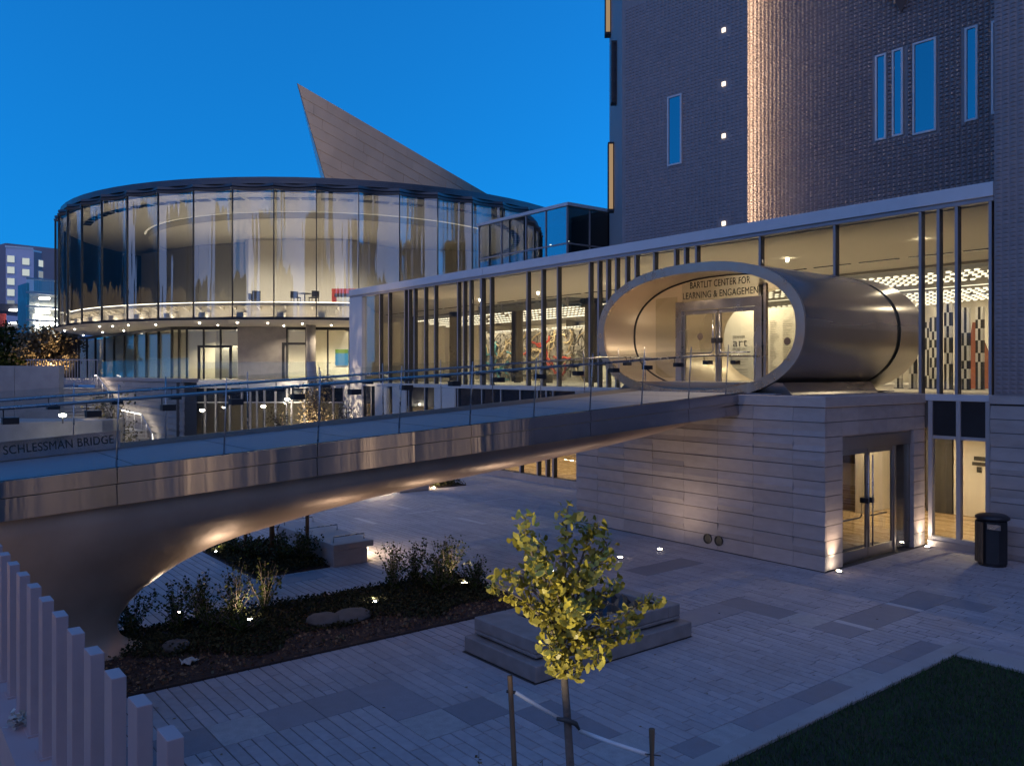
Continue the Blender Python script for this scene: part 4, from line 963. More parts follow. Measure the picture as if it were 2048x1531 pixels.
b = MB(); b.wall(cw(-25.2,50.2), cw(-29.6,50.2), 5.16, 5.22, .04); b.wall(cw(-25.2,50.2), cw(-29.6,50.2), 3.8, 3.85, .04); b.build('rail', M['fin'], gate)

# ------------------------------------------------------------------ dark glazed link block
con = thing('dark_glass_block', 'low dark blue glass block between the rotunda and the tower', 'building', (-37, 33, 3.9))
MB().box(-41.2, -31.0, 30.25, 37, 3.9, 13.4).build('block_core', M['interior_grey'], con) if False else None
MB().box(-41.3, -32.95, 29.9, 37, 13.42, 13.6).build('roof', M['white_metal'], con); MB().box(-32.94, -28, 33.2, 37, 8, 13.62).build('solid_wall', M['charcoal'], con)
MB().box(-41.1, -33.2, 33.5, 33.7, 8.9, 13.4).build('inner_wall', M['charcoal'], con); MB().box(-41.1,-29.9,30.2,36.9,8.6,8.9).build('floor', M['charcoal'], con)
gx = [-41.2,-38.9,-36.6,-34.85,-33.1]
for a, c in zip(gx, gx[1:]):
    for z0, z1 in ((8.0,11.35),(11.45,13.4)): bpiece('dark_pane', 'g_dark', con, a+.04, c-.04, 30.0, 30.03, z0, z1)
for yq, y2 in ((30.05,31.6),(31.7,33.2),(33.3,36)):
    for z0, z1 in ((8.0,11.35),(11.45,13.4)): bpiece('dark_pane', 'g_dark' if yq < 33 else 'black', con, -33.12, -33.08, yq, y2, z0, z1)
fm = MB()
for x in gx: fm.box(x-.035,x+.035,29.95,30.06,8,13.4)
fm.box(-41.2,-33.1,29.96,30.05,11.36,11.44); fm.box(-33.14,-33.05,30.06,36,11.36,11.44); fm.box(-33.14,-33.05,31.61,31.69,8,13.4); fm.box(-33.14,-33.05,33.21,33.29,8,13.4)
fm.build('glazing_frame', M['fin'], con)
for x, yq, z in ((-36.2,31.5,11.8),(-35,31.8,11.9),(-34,31.6,10.4)):
    MB().lathe([(.05,0),(.06,.05)], (x,yq,z), 8).build('ceiling_lamp', M['e_down'], con)
MB().box(-35.2,-34.0,31,31.1,9.1,9.16).build('green_strip', emit('green_strip_light', (.1,.8,.25), .12), con)

# ------------------------------------------------------------------ pointed titanium prow
prow = thing('titanium_prow', 'sharp titanium clad prow rising to a point behind the rotunda', 'building', (*cw(-12, 92), 0))
def zz(px, py, Z): return ((px-1024)/1648*Z, Z, 4.4-(py-745)*Z/1648)
PA = zz(594,167,84); PB = zz(668,420,92); PC = zz(1060,438,116); PD = zz(658,420,97)
def c3(p): return cw(p[0], p[1], p[2])
A3, B3, C3, D3 = map(Vector, map(c3, (PA, PB, PC, PD)))
b = MB(); E3 = C3 + Vector(cw(2,10,0)); b.add([A3, B3, C3, D3, E3], [(0,3,4),(0,4,2),(3,1,2,4)]); b.build('prow_body', M['zinc'], prow)
b = MB(); b.add([A3, D3, B3, A3+(C3-A3)*.004], [(0,1,2),(0,2,3)]); b.build('edge_face', M['titanium_light'], prow)
ea = (C3-A3).normalized(); n3 = (B3-A3).cross(C3-A3).normalized()
camv = Vector((0,0,4.4))
if n3.dot(camv-A3) < 0: n3 = -n3
eb = n3.cross(ea); 
if eb.dot(B3-A3) < 0: eb = -eb
T2 = [(0,0), ((B3-A3).dot(ea), (B3-A3).dot(eb)), ((C3-A3).length, 0)]
def clip(poly, a, c, inside):
    out = []
    for i in range(len(poly)):
        p, q = poly[i], poly[(i+1) % len(poly)]
        s = lambda v: (c[0]-a[0])*(v[1]-a[1])-(c[1]-a[1])*(v[0]-a[0])
        sp, sq = s(p)*inside, s(q)*inside
        if sp >= 0: out.append(p)
        if sp*sq < 0: t = sp/(sp-sq); out.append((p[0]+(q[0]-p[0])*t, p[1]+(q[1]-p[1])*t))
    return out
ar2 = (T2[1][0]-T2[0][0])*(T2[2][1]-T2[0][1])-(T2[1][1]-T2[0][1])*(T2[2][0]-T2[0][0]); sgn = 1 if ar2 > 0 else -1
r = random.Random(6); hgt = T2[1][1]; j = 0; v0 = 0; hh = 1.0; ww = 3.0; npan = 0
while v0 < hgt:
    u0 = -20 + (j % 3)*1.25 + v0*.35
    while u0 < T2[2][0]:
        pg = [(u0,v0),(u0+ww-.012,v0),(u0+ww-.012+hh*.35,v0+hh-.012),(u0+hh*.35,v0+hh-.012)]
        for i in range(3):
            if pg: pg = clip(pg, T2[i], T2[(i+1) % 3], sgn)
        if len(pg) > 2:
            tl = r.uniform(.03,.06); tl2 = r.uniform(-.02,.02)
            vs = [A3+ea*u+eb*v+n3*(.12+tl*((v-v0)/hh)+tl2*(u-u0)/ww) for u, v in pg]; lo = [A3+ea*u+eb*v+n3*.01 for u, v in pg]
            bb = MB(); bb.hexa(lo, vs); bb.build('titanium_panel', M['titanium'], prow); npan += 1
        u0 += ww
    v0 += hh; j += 1
spot('prow_flood', cw(-6, 66, 17.5), c3((-17.5, 88, 26)), 2900, 60, (1,.80,.62), .3)
# unseen blocks with glow panels, added behind the viewpoint to shape steel and glass reflections
ob = thing('unseen_streak_block', 'unseen dark block added behind the viewpoint to streak the bridge steel with reflections', 'building', (42, 0, 0))
MB().box(40, 60, -60, 70, 0, 21).build('wall', M['unseen_wall'], ob)
for i in range(26):
    y_ = -58+4.9*i
    bpiece('streak_glow_strip', 'e_streak', ob, 39.9, 39.98, y_, y_+(.8 if i % 3 else 1.6), .6, 9.5) if i % 5 in (0, 3) else None  # glowing strips added to put warm streaks into the bridge fascia
    if i % 2: bpiece('window', 'g_mirror', ob, 39.9, 39.98, y_, y_+2.4, 12, 15)
ob = thing('unseen_rim_block', 'unseen block added behind the viewpoint to tone the reflection in the tube rim', 'building', (-80, -70, 0))
MB().box(-190, -6, -90, -62, 0, 30).build('wall', M['unseen_wall'], ob)
for i in range(36): bpiece('window', 'e_rim_glow', ob, -185+4.9*i, -185+4.9*i+3.2, -61.98, -61.9, 2, 17)  # glowing panels added to warm reflections in the tube rim and glass

# ------------------------------------------------------------------ hotel and parking stair tower far left
hot = thing('hotel', 'mauve hotel block with rows of lit square windows beyond the garage', 'building', (*cw(-100, 170), 0))
def hz(px, Z): return (px-1024)/1648*Z
H1, H2, H3, H4, H5 = (hz(-40,178),176), (hz(12,165),165), (hz(68,168),168), (hz(96,172),172), (hz(190,182),182)
def hgt_(py, Z): return 4.4-(py-745)*Z/1648
b = MB(); b.wall(cw(*H2), cw(*H1), 0, hgt_(486,165), -14); b.build('wall', M['hotel_b'], hot)
for a, c, t, m in ((H2,H3,hgt_(496,166),'hotel_a'),(H3,H4,hgt_(506,170),'hotel_b'),(H4,H5,hgt_(512,174),'hotel_a')):
    b = MB(); b.wall(cw(*c), cw(*a), 0, t, -13); b.build('wall', M[m], hot)
    b = MB(); a2 = (a[0],a[1]-.15); c2 = (c[0],c[1]-.15); b.wall(cw(*c2), cw(*a2), t, t+.35, -1); b.build('parapet', M['white_metal'], hot)
for px, pys, A_, B_ in ((22,(518,540,563,585,607),H2,H3),(52,(523,545),H2,H3),(81,(527,549),H3,H4),(108,(532,553),H4,H5)):
    t_ = (px-1024)/1648; f = (t_*A_[1]-A_[0])/((B_[0]-A_[0])-t_*(B_[1]-A_[1])); X, Z = A_[0]+(B_[0]-A_[0])*f, A_[1]+(B_[1]-A_[1])*f
    L_ = math.hypot(B_[0]-A_[0], B_[1]-A_[1]); ux, uz = (B_[0]-A_[0])/L_, (B_[1]-A_[1])/L_; nx, nz = uz*.12, -ux*.12
    for py in pys:
        z = hgt_(py, Z)
        def q_(s, k): return cw(X+ux*s+nx*k, Z+uz*s+nz*k)
        b = MB(); b.wall(q_(.72,.3), q_(-.72,.3), z-.75, z+.75, .12); o = b.build('window', M['white_metal'], hot)
        b = MB(); b.wall(q_(.62,1.35), q_(-.62,1.35), z-.65, z+.65, .02); b.build('pane', M['e_win2' if (px*7+py) % 5 == 1 else 'e_win'], o)
gar = thing('parking_stair_tower', 'glazed parking stair tower lit by white tube lights', 'building', (*cw(-70, 120), 0))
G1, G2, G3 = (hz(36,116),116), (hz(54,112),112), (hz(125,116),116)
gt = hgt_(556,112)
b = MB(); b.wall(cw(*(hz(54,112.3),112.3)), cw(*G1), 0, gt-.6, -.3); b.build('side_wall', M['zinc'], gar)
b = MB(); b.wall(cw(hz(125,121),121), cw(hz(50,119),119), 0, gt-1, -.4); b.build('rear_wall', M['interior_grey'], gar)
b = MB(); b.wall(cw(hz(76,117),117), cw(hz(70,117),117), 0, gt-3, -.4); b.build('stair_column', M['charcoal'], gar)
nf = 7
for k in range(nf+1):
    z = 4 + (gt-4)*k/nf
    b = MB(); b.wall(cw(*G3), cw(*G2), z-.12, z+.12, -.2); b.build('transom', M['fin'], gar)
    if k < nf:
        for i in range(3):
            f0, f1 = i/3, (i+1)/3; a = (G2[0]+(G3[0]-G2[0])*f0, G2[1]+(G3[1]-G2[1])*f0+.02); c = (G2[0]+(G3[0]-G2[0])*f1-.08, G2[1]+(G3[1]-G2[1])*f1+.02)
            b = MB(); b.wall(cw(*c), cw(*a), z+.13, z+(gt-4)/nf-.13, -.04); b.build('pane', M['g_facade'], gar)
for k, py in enumerate((597,625,658,690)):
    z = hgt_(py, 117); b = MB(); b.wall(cw(hz(99,116.6),116.6), cw(hz(78,116.6),116.6), z-.14, z+.14, -.2); b.build('tube_light', M['e_gar'], gar)
    b = MB(); b.wall(cw(hz(125,118.4),118.4), cw(hz(56,118.4),118.4), z+.5, z+.8, -3); b.build('landing', M['interior_grey'], gar)
    spot('garage_light', cw(hz(88,115.8),115.8,z-.3), cw(hz(88,117),117,z-6), 1700, 160, (.95,1,.95), .2)
deckp = thing('parking_deck', 'dark parking deck with a few white and red lamps behind the left trees', 'building', (*cw(-80, 130), 0))
for z in (7.5, 11.0, 14.0):
    b = MB(); b.wall(cw(hz(38,128),128), cw(hz(-60,128),128), z, z+1.1, -12); b.build('deck_slab', M['zinc'], deckp)
for px, py in ((8,651),(26,646),(27,620)):
    p = cw(hz(px,127.8), 127.8, hgt_(py,127.8)); MB().box(p[0]-.5,p[0]+.5,p[1]-.5,p[1]+.5,p[2]-.12,p[2]+.12).build('deck_lamp', M['e_gar'], deckp)
p = cw(hz(3,127.5),127.5,hgt_(640,127.5)); MB().box(p[0]-.6,p[0]+.6,p[1]-.6,p[1]+.6,p[2]-1,p[2]+1).build('red_panel', M['red'], deckp)
# ------------------------------------------------------------------ planting
def leafset(b, c, n, rx, rz_, size, r, up=.3):
    for i in range(n):
        while True:
            p = Vector((r.uniform(-1,1), r.uniform(-1,1), r.uniform(-1,1)))
            if p.length < 1: break
        p = Vector((c[0]+p.x*rx, c[1]+p.y*rx, c[2]+p.z*rz_)); leaf(b, p, size*r.uniform(.6,1.3), r)
def leaf(b, p, s, r):
    a = r.uniform(0, 6.28); t = r.uniform(-.9, .9); d = Vector((math.cos(a)*math.cos(t), math.sin(a)*math.cos(t), math.sin(t)))
    u = d.cross(Vector((r.uniform(-1,1), r.uniform(-1,1), r.uniform(-.3,1)))); 
    if u.length < 1e-3: return
    u.normalize(); w = u*s*.42
    b.add([p, p+d*s*.5+w, p+d*s, p+d*s*.5-w], [(0,1,2,3)])
def shrub(loc, h, w, ns, label, group, m='leaf_dark', lsize=.05, seed=0, name='shrub', cat='shrub', dens=34):
    r = random.Random(seed); t = thing(name, label, cat, loc, group)
    st_, lf = MB(), MB()
    for i in range(ns):
        a = r.uniform(0, 6.28); q = r.uniform(.1, 1); ex = Vector((math.cos(a)*w*q, math.sin(a)*w*q, h*r.uniform(.55, 1.05)*(1-.25*q)))
        pts = []
        for k in range(6):
            f = k/5; pts.append(Vector(loc)+Vector((ex.x*f**1.3+r.uniform(-.02,.02), ex.y*f**1.3+r.uniform(-.02,.02), ex.z*f)))
        st_.tube(pts, [.010*(1-.7*k/5) for k in range(6)], 4)
        for k in range(dens):
            f = r.uniform(.12, 1); i0 = min(4, int(f*5)); p = pts[i0].lerp(pts[i0+1], f*5-i0)
            leaf(lf, p+Vector((r.gauss(0,.035), r.gauss(0,.035), r.gauss(0,.03))), lsize*r.uniform(.6,1.3), r)
    st_.build('stems', M['bark'], t); lf.build('foliage', M[m], t); return t
def bed(name, B, h=.03):
    o = MB().box(*B, -.04, h).build(name, M['soil']); o['kind'] = 'structure'; return o
beds = [bed('planting_bed', BED_A), bed('planting_bed', BED_B), bed('planting_bed', BED_C)]
r = random.Random(12)
def scatter(B, n, size, m, name, par, zr=(.035,.10), test=None):
    b = MB()
    for i in range(n):
        x, y = r.uniform(B[0]+.03, B[1]-.03), r.uniform(B[2]+.03, B[3]-.03)
        if test and not test(x, y): continue
        leaf(b, Vector((x, y, r.uniform(*zr))), size*r.uniform(.5,1.3), r)
    o = b.build(name, M[m], par); o['kind'] = 'stuff'; return o
def in_cover(x, y):
    e = -12.75 + .25*math.sin(y*1.7) + .18*math.sin(y*4.1) - max(0, 4.6-y)*.55
    return x < e and y > 3.0 + .3*math.sin(x*3)
scatter(BED_A, 7000, .06, 'chip', 'bark_chips', beds[0], (.03,.045), lambda x, y: not in_cover(x, y) or r.random() < .25)
scatter(BED_A, 500, .075, 'leaf_brown', 'fallen_leaves', beds[0], (.035,.06), lambda x, y: not in_cover(x, y) or r.random() < .5)
def mound(x, y): return .06 + .10*(.5+.5*math.sin(x*2.3+1)*math.sin(y*1.9)) 
b = MB()
for i in range(26000):
    x, y = r.uniform(-14.98,-12.02), r.uniform(2.6, 10.05)
    if in_cover(x, y) and not ((x+13.35)/.33)**2 + ((y-6.5)/.5)**2 < 1: leaf(b, Vector((x, y, .02+r.random()*mound(x, y))), .055*r.uniform(.5,1.3), r)
o = b.build('ground_cover', M['leaf_mid'], beds[0]); o['kind'] = 'stuff'
scatter(BED_B, 9000, .06, 'leaf_mid', 'ground_cover', beds[1], (.03,.17)); scatter(BED_C, 2500, .06, 'leaf_mid', 'ground_cover', beds[2], (.03,.2))
for i, (x, y, q) in enumerate(((-13.35,6.35,.30),(-13.25,6.85,.34),(-13.5,3.9,.2))):
    rk = MB(); rr = random.Random(i); prof_ = [(q,0),(q*1.02,.05),(q*.8,.11),(q*.3,.125)]; rk.lathe(prof_, (x,y,.05), 12)
    rk.v = [(p[0]+rr.uniform(-.04,.04), p[1]+rr.uniform(-.04,.04), p[2]+rr.uniform(-.01,.01)) for p in rk.v]
    o = rk.build('boulder', M['rock'], None, smooth=True); tag(o, ['flat pale boulder in the ground cover, left of the low bed light', 'second flat boulder beside it, nearer the low bed light', 'small stone half buried in the mulch near the pier foot'][i], 'boulder')
pb = MB(); rr = random.Random(5)
pb.grid([[(-12.8+.035*i+rr.uniform(-.015,.015), 3.75+.045*j_+rr.uniform(-.015,.015), .06+rr.uniform(0,.07)) for i in range(7)] for j_ in range(6)])
pb.v = pb.v; o = pb.build('crumpled_bag', M['greyp']); sm_ = o.modifiers.new('solid', 'SOLIDIFY'); sm_.thickness = .006; tag(o, 'crumpled pale plastic bag lying in the mulch near the pier foot', 'bag')
G1_ = 'dark shrubs in the planting beds'
SH = [(-14.6,3.55,.95,.55),(-14.3,4.15,1.0,.5),(-14.75,4.7,.95,.5),(-14.35,5.15,1.15,.5),(-14.5,5.75,1.1,.45),(-14.0,4.6,.7,.5),(-13.6,5.0,.55,.5),
      (-14.4,8.35,1.1,.5),(-14.55,8.95,1.1,.5),(-14.2,9.4,1.0,.5),(-14.5,9.8,1.0,.45),(-13.7,9.0,.7,.5),(-13.5,9.7,.75,.45)]
LB = ['wiry dark shrub closest to the curve of the bridge pier','dark shrub with upright sprigs, second from the bridge pier','dark shrub left of the brightly uplit one','bushy shrub uplit to bright yellow by a bed light','dark shrub just right of the uplit shrub','low dark shrub in front of the shrubs near the pier','low spreading shrub at the mulch edge below the uplit shrub',
      'tall dark shrub at the left end of the cluster behind the ginkgo','dark shrub second from left in the cluster behind the ginkgo','dark shrub with a bed light shining at its foot','dark shrub at the far right of the cluster, beside the plinth','low shrub in front of the cluster left of the plinth','low shrub tucked behind the ginkgo beside the plinth']
for i, (x, y, h, w) in enumerate(SH): shrub((x, y, .03), h, w, 24, LB[i], G1_, seed=i, dens=30)
SB = [(-20.1,6.95,.7,.45),(-19.4,7.05,.75,.45),(-18.7,7.15,.75,.45),(-18.0,7.5,.7,.4),(-17.75,8.0,.8,.4),(-19.0,7.9,.7,.4),(-18.2,8.15,.85,.35)]
LB2 = ['shrub at the far left tip of the bed by the stone bench','shrub second from the left tip of the bed by the stone bench','shrub in front of the timber stakes by the stone bench','shrub at the front of the bed by the stone bench','shrub touching the near end of the stone bench','shrub behind the timber stakes','tall shrub against the front face of the stone bench']
for i, (x, y, h, w) in enumerate(SB): shrub((x, y, .03), h, w, 20, LB2[i], G1_, seed=40+i, lsize=.055, dens=28)
for i, (x, y) in enumerate(((-28.6,17.7),(-27.5,18.0),(-26.9,17.6))): shrub((x, y, .03), .8, .5, 18, ['dark bush at the far bed beside the lit bench, left one','dark bush at the far bed, middle one','dark bush at the right end of the far bed'][i], G1_, seed=60+i, lsize=.07, dens=26)
G2_ = 'timber stakes in the bed by the stone bench'
for i, (x, y, rr_) in enumerate(((-19.6,7.3,.045),(-18.6,7.55,.06),(-18.2,8.25,.045))):
    o = MB().tube([(x,y,.03),(x+.02,y,1.5),(x+.03,y+.02,2.3)], [rr_, rr_, rr_*.95], 8).build('tree_stake', M['stake'], None, smooth=True)
    tag(o, ['thin timber stake, left of three under the bridge','pale slender trunk, middle of three under the bridge','timber stake nearest the stone bench under the bridge'][i], 'stake', G2_)
MB().tube([(-27.1,17.9,.03),(-27.1,17.95,2.4)], .05, 8).build('x', M['bark']) if False else None
def tree(name, loc, h, w, label, m, seed, n=1600, ls=.12, group=None, trunk=.08, cz=.6):
    r = random.Random(seed); t = thing(name, label, 'tree', loc, group); L = Vector(loc)
    tb = MB(); top = L+Vector((r.uniform(-.1,.1)*w, 0, h*.9)); tb.tube([L, L.lerp(top,.4)+Vector((.05*w,0,0)), top], [trunk, trunk*.7, trunk*.2], 7)
    lf = MB(); cl = []
    for i in range(16):
        a = r.uniform(0,6.28); f = r.uniform(.25,.95); q = w*r.uniform(.35,1)*(1-abs(f-.5)**1.5*1.2)
        p = L+Vector((math.cos(a)*q, math.sin(a)*q, h*f*1.02)); s = L.lerp(top, max(.12, f-.25)); tb.tube([s, s.lerp(p,.5)+Vector((0,0,.04*h)), p], [trunk*.4, trunk*.25, trunk*.08], 5); cl.append(p); cl.append(s.lerp(p,.6))
    for i in range(n):
        c = r.choice(cl); leaf(lf, c+Vector((r.gauss(0,w*.17), r.gauss(0,w*.17), r.gauss(0,h*.07))), ls*r.uniform(.6,1.3), r)
    tb.build('trunk', M['bark'], t, smooth=True); lf.build('crown', M[m], t); return t
tree('young_tree', cw(-10.55,44.2,.0), 4.3, 1.25, 'golden leaved young tree uplit in front of the glazed terrace base', 'leaf_gold', 1, 2600, .11)
tree('young_tree', cw(-12.3,44,0), 2.7, 1.0, 'thin brownish sapling left of the golden tree by the terrace base', 'leaf_brown', 2, 500, .10)
tree('young_tree', cw(-8.0,40,0), 3.0, .8, 'pale feathery sapling in front of the pavilion corner', 'leaf_gold', 3, 600, .09)
tree('leafy_tree', cw(-16.2,33.6,0), 3.6, .95, 'open green brown tree in front of the glowing stair rail', 'leaf_brown', 4, 800, .12)
tree('leafy_tree', cw(-17.6,33.9,0), 2.3, .9, 'low yellowish bush at the foot of the outdoor stair', 'leaf_gold', 5, 900, .09)
tree('leafy_tree', cw(-41,73,3.9), 4.6, 2.7, 'large autumn tree with golden leaves beside the rotunda', 'leaf_gold', 6, 5200, .25)
tree('leafy_tree', cw(-45.5,74,3.9), 4.7, 2.4, 'dark green tree at the left edge above the concrete wall', 'leaf_dark', 7, 5200, .25)
spot('tree_uplight', cw(-11.1,43.0,.2), cw(-10.4,44.3,3.0), 260, 100, WARM2, .05)
spot('tree_uplight', cw(-16.9,32.3,2.7), cw(-16.3,33.6,3.4), 6, 140, WARM2, .05)
spot('tree_uplight', cw(-39.5,71.0,4.2), cw(-40.8,73,7), 150, 120, WARM2, .1)
area('tree_lamp', cw(-30,66,7.3), cw(-38,72,6), 0.001, .1, .1) if False else None

# ginkgo with its stakes
def gk(px, py, dp=0.0, Z=6.0):
    Zq = Z+dp; return Vector(cw((px-1024)/1648*Zq, Zq, 4.4-(py-745)*Zq/1648))
base = Vector((gk(1140,1531).x, gk(1140,1531).y, .55))
gt_ = thing('ginkgo_tree', 'slender young ginkgo with yellow green fan leaves tied between two stakes', 'tree', base)
tb = MB(); r = random.Random(17)
main = [base, gk(1141,1531), gk(1134,1420), gk(1127,1330), gk(1126,1250), gk(1130,1180), gk(1128,1110), gk(1133,1050), gk(1137,1003)]
tb.tube(main, [.034,.031,.029,.026,.022,.017,.012,.008,.004], 10)
BR = [([(1127,1300),(1090,1240),(1050,1200),(1010,1180),(985,1170)], -.1), ([(1128,1290),(1085,1200),(1040,1150),(1010,1155)], .25), ([(1127,1260),(1095,1170),(1065,1110),(1050,1060),(1052,1035)], -.15),
      ([(1128,1240),(1110,1150),(1075,1090),(1040,1070)], .2), ([(1127,1280),(1160,1180),(1195,1110),(1215,1090),(1190,1050)], .1), ([(1128,1255),(1150,1170),(1185,1140),(1220,1110)], -.25), ([(1130,1200),(1160,1130),(1175,1080),(1172,1050)], .2),
      ([(1127,1310),(1170,1260),(1230,1240),(1270,1215),(1308,1195)], -.1), ([(1127,1315),(1180,1275),(1225,1270),(1262,1262)], .2), ([(1127,1310),(1165,1290),(1200,1300),(1195,1320)], -.3), ([(1127,1290),(1150,1220),(1200,1190),(1230,1165)], .3),
      ([(1126,1325),(1110,1300),(1098,1290)], -.25), ([(1129,1230),(1112,1180),(1090,1140),(1070,1130)], -.4), ([(1127,1320),(1120,1335),(1112,1325)], -.15), ([(1127,1322),(1140,1330),(1150,1338)], -.15), ([(1128,1270),(1140,1230),(1160,1215)], -.45)]
nodes = []
for pts, dp in BR:
    q = [gk(x, y, dp*i/(len(pts)-1)) for i, (x, y) in enumerate(pts)]; tb.tube(q, [.012-.009*i/(len(q)-1) for i in range(len(q))], 6)
    for i in range(len(q)-1):
        n = max(2, int((q[i+1]-q[i]).length/.035))
        for k in range(n):
            if i > 0 or k > n*.4: nodes.append(q[i].lerp(q[i+1], k/n))
    nodes += [q[-1]]*2
for i in range(5, 8):
    for k in range(5): nodes.append(main[i].lerp(main[i+1], k/5))
tb.build('trunk', M['bark'], gt_, smooth=True)
def fan(s, bend, notch):
    b = MB(); vs = [(0,0,0)]; n = 9
    for k in range(n):
        a = rad(-62+124*k/(n-1)); q = s*(1+.05*math.sin(k*2.1)); 
        if k == n//2: q *= 1-notch
        vs.append((q*math.sin(a), q*math.cos(a), bend*s*(math.cos(a*1.6)-.4)+.05*s*math.sin(k*2.5)))
    b.v = vs; b.f = [(0,k+1,k+2) for k in range(n-1)]
    b.add([(-.001,0,0),(.001,0,0),(.001,-s*.7,-.01),(-.001,-s*.7,-.01)], [(0,1,2,3)]); return b
FANS = [fan(.038,.25,.25), fan(.043,-.2,.1), fan(.034,.4,.3), fan(.045,.1,.15)]
fm_ = [f.mesh('leaf', M['ginkgo'], True) for f in FANS]
cnt = 0; rest = MB(); cand = []
for p in nodes:
    for k in range(r.choice((5,6,7,8,9))):
        d = Vector((r.gauss(0,1), r.gauss(0,1), r.gauss(-.1,.8))).normalized(); o_ = p + d*r.uniform(.015,.075)
        X = d.cross(Vector((r.gauss(0,1), r.gauss(0,1), r.gauss(0,1)))).normalized(); dd = (d+Vector((0,0,-.35))).normalized(); Zv = X.cross(dd).normalized(); X = dd.cross(Zv)
        Mx = Matrix(((X.x,dd.x,Zv.x,o_.x),(X.y,dd.y,Zv.y,o_.y),(X.z,dd.z,Zv.z,o_.z),(0,0,0,1))); cand.append((Mx, r.uniform(.75,1.2), r.randrange(4)))
cand.sort(key=lambda c: (c[0].translation - Vector((0,0,4.4))).length)
for Mx, s, k in cand:
    if cnt < 300: piece('leaf', fm_[k], gt_, M=Mx @ Matrix.Scale(s, 4)); cnt += 1
    else: rest.add([tuple(Mx @ (Vector(v)*s)) for v in FANS[k].v], FANS[k].f)
o = rest.build('leaves', M['ginkgo'], gt_, smooth=True); o['kind'] = 'stuff'; print('ginkgo', len(cand))
spot('planter_light', gk(900,1640,-1.3), gk(1130,1170), 15, 60, (1,.88,.62), .04, .9)
def stake(p1, p0, rr_, lab):
    o = MB().tube([p0, p0.lerp(p1,.5)+Vector((.004,0,0)), p1], [rr_, rr_, rr_*.97], 10).build('tree_stake', M['stake'], None, smooth=True); tag(o, lab, 'stake', 'stakes of the ginkgo')
s1t, s1b = gk(1020,1350), gk(1034,1640); stake(s1t, s1b+(s1b-s1t)*.5, .020, 'weathered timber stake left of the ginkgo trunk')
s2t, s2b = gk(1304,1456,-.4), gk(1304,1660,-.4); stake(s2t, s2b+(s2b-s2t)*.4, .022, 'dark timber stake right of the ginkgo trunk, cut by the frame')
tie = thing('tree_tie', 'pair of white tubing sleeves tying the ginkgo to its stakes', 'tree tie', gk(1135,1440))
a, c = gk(1031,1383), gk(1122,1437); MB().tube([a, a.lerp(c,.5)+Vector((0,0,-.004)), c], .015, 8).build('sleeve', M['strap'], tie, smooth=True)
a, c = gk(1160,1460), gk(1295,1507,-.38); MB().tube([a, a.lerp(c,.5)+Vector((0,0,-.006)), c], .015, 8).build('sleeve', M['strap'], tie, smooth=True)
MB().tube([gk(1114,1436,-.03), gk(1135,1439,-.05), gk(1152,1446,-.02), gk(1160,1459)], [.014,.02,.018,.008], 8).build('strap', M['charcoal'], tie, smooth=True)
MB().tube([gk(1013,1381), gk(1034,1384)], .012, 8).build('wire', M['dark_metal'], tie)
MB().tube([gk(1290,1506,-.4), gk(1322,1510,-.42)], .004, 6).build('wire', M['dark_metal'], tie)
pc = (base.x, base.y); ang = 0
plt = MB().box(pc[0]-.7, pc[0]+.9, pc[1]-1.2, pc[1]+.35, 0, .6); o = plt.build('tree_planter', M['concrete'], None, bevel=.01); tag(o, 'low concrete planter that holds the ginkgo and its stakes', 'planter')
r = random.Random(3)
for i, (px, py) in enumerate(((958,1500),(1085,1518),(1010,1524))):
    top = gk(px, py, -.2); b0 = Vector((top.x, top.y, .6)); t = thing('sprig', ['thin sprig with pale leaf tips at the bottom edge, left of the stakes','short leafy sprig at the bottom edge beside the ginkgo trunk','low reddish sprig at the bottom edge between stake and trunk'][i], 'plant', b0)
    MB().tube([b0, b0.lerp(top,.5)+Vector((.02,0,0)), top], [.004,.003,.002], 5).build('stem', M['bark'], t); lf = MB()
    for k in range(26): leaf(lf, b0.lerp(top, r.uniform(.5,1.0))+Vector((r.gauss(0,.012),r.gauss(0,.012),0)), .028, r)
    lf.build('leaves', M['leaf_brown'] if i else M['leaf_gold'], t)

# ------------------------------------------------------------------ sculpture plinth, benches, bin, bollards, lights
plinth = thing('sculpture_plinth', 'two tiered weathered concrete plinth with a sunken bronze relief behind the ginkgo', 'plinth', (-9.8, 9.2, 0))
MB().box(-10.7,-8.93,7.5,10.9,0,.245).build('lower_tier', M['concrete_old'], plinth, bevel=.015)
MB().box(-10.5,-9.15,7.68,10.72,.25,.275).build('shadow_gap', M['dark_metal'], plinth)
up = MB(); X0,X1,Y0,Y1 = -10.6,-9.08,7.62,10.78
up.hexa([(X0,Y0,.28),(X1,Y0,.28),(X1,Y1,.28),(X0,Y1,.28)],[(X0,Y0,.34),(X1,Y0,.34),(X1,Y1,.34),(X0,Y1,.34)])
for a in ((X0,X1,Y0,Y0+.62),(X0,X1,Y1-.3,Y1),(X0,X0+.28,Y0+.62,Y1-.3),(X1-.28,X1,Y0+.62,Y1-.3)): up.box(*a,.342,.54)
up.build('upper_tier', M['concrete_old'], plinth, bevel=.015)
rl = thing('bronze_relief', 'dark rumpled bronze relief lying in the hollow of the concrete plinth', 'sculpture', (-9.85, 9.4, .35))
b = MB(); rr = random.Random(8); n1, n2 = 10, 24
b.grid([[(X0+.30+(X1-X0-.60)*i/n1, Y0+.64+(Y1-Y0-.96)*k/n2, .37+.16*abs(math.sin(i*.9+k*.35)*math.cos(k*.55))+rr.uniform(0,.05)) for k in range(n2+1)] for i in range(n1+1)][::-1]); b.build('relief_body', M['bronze'], rl)
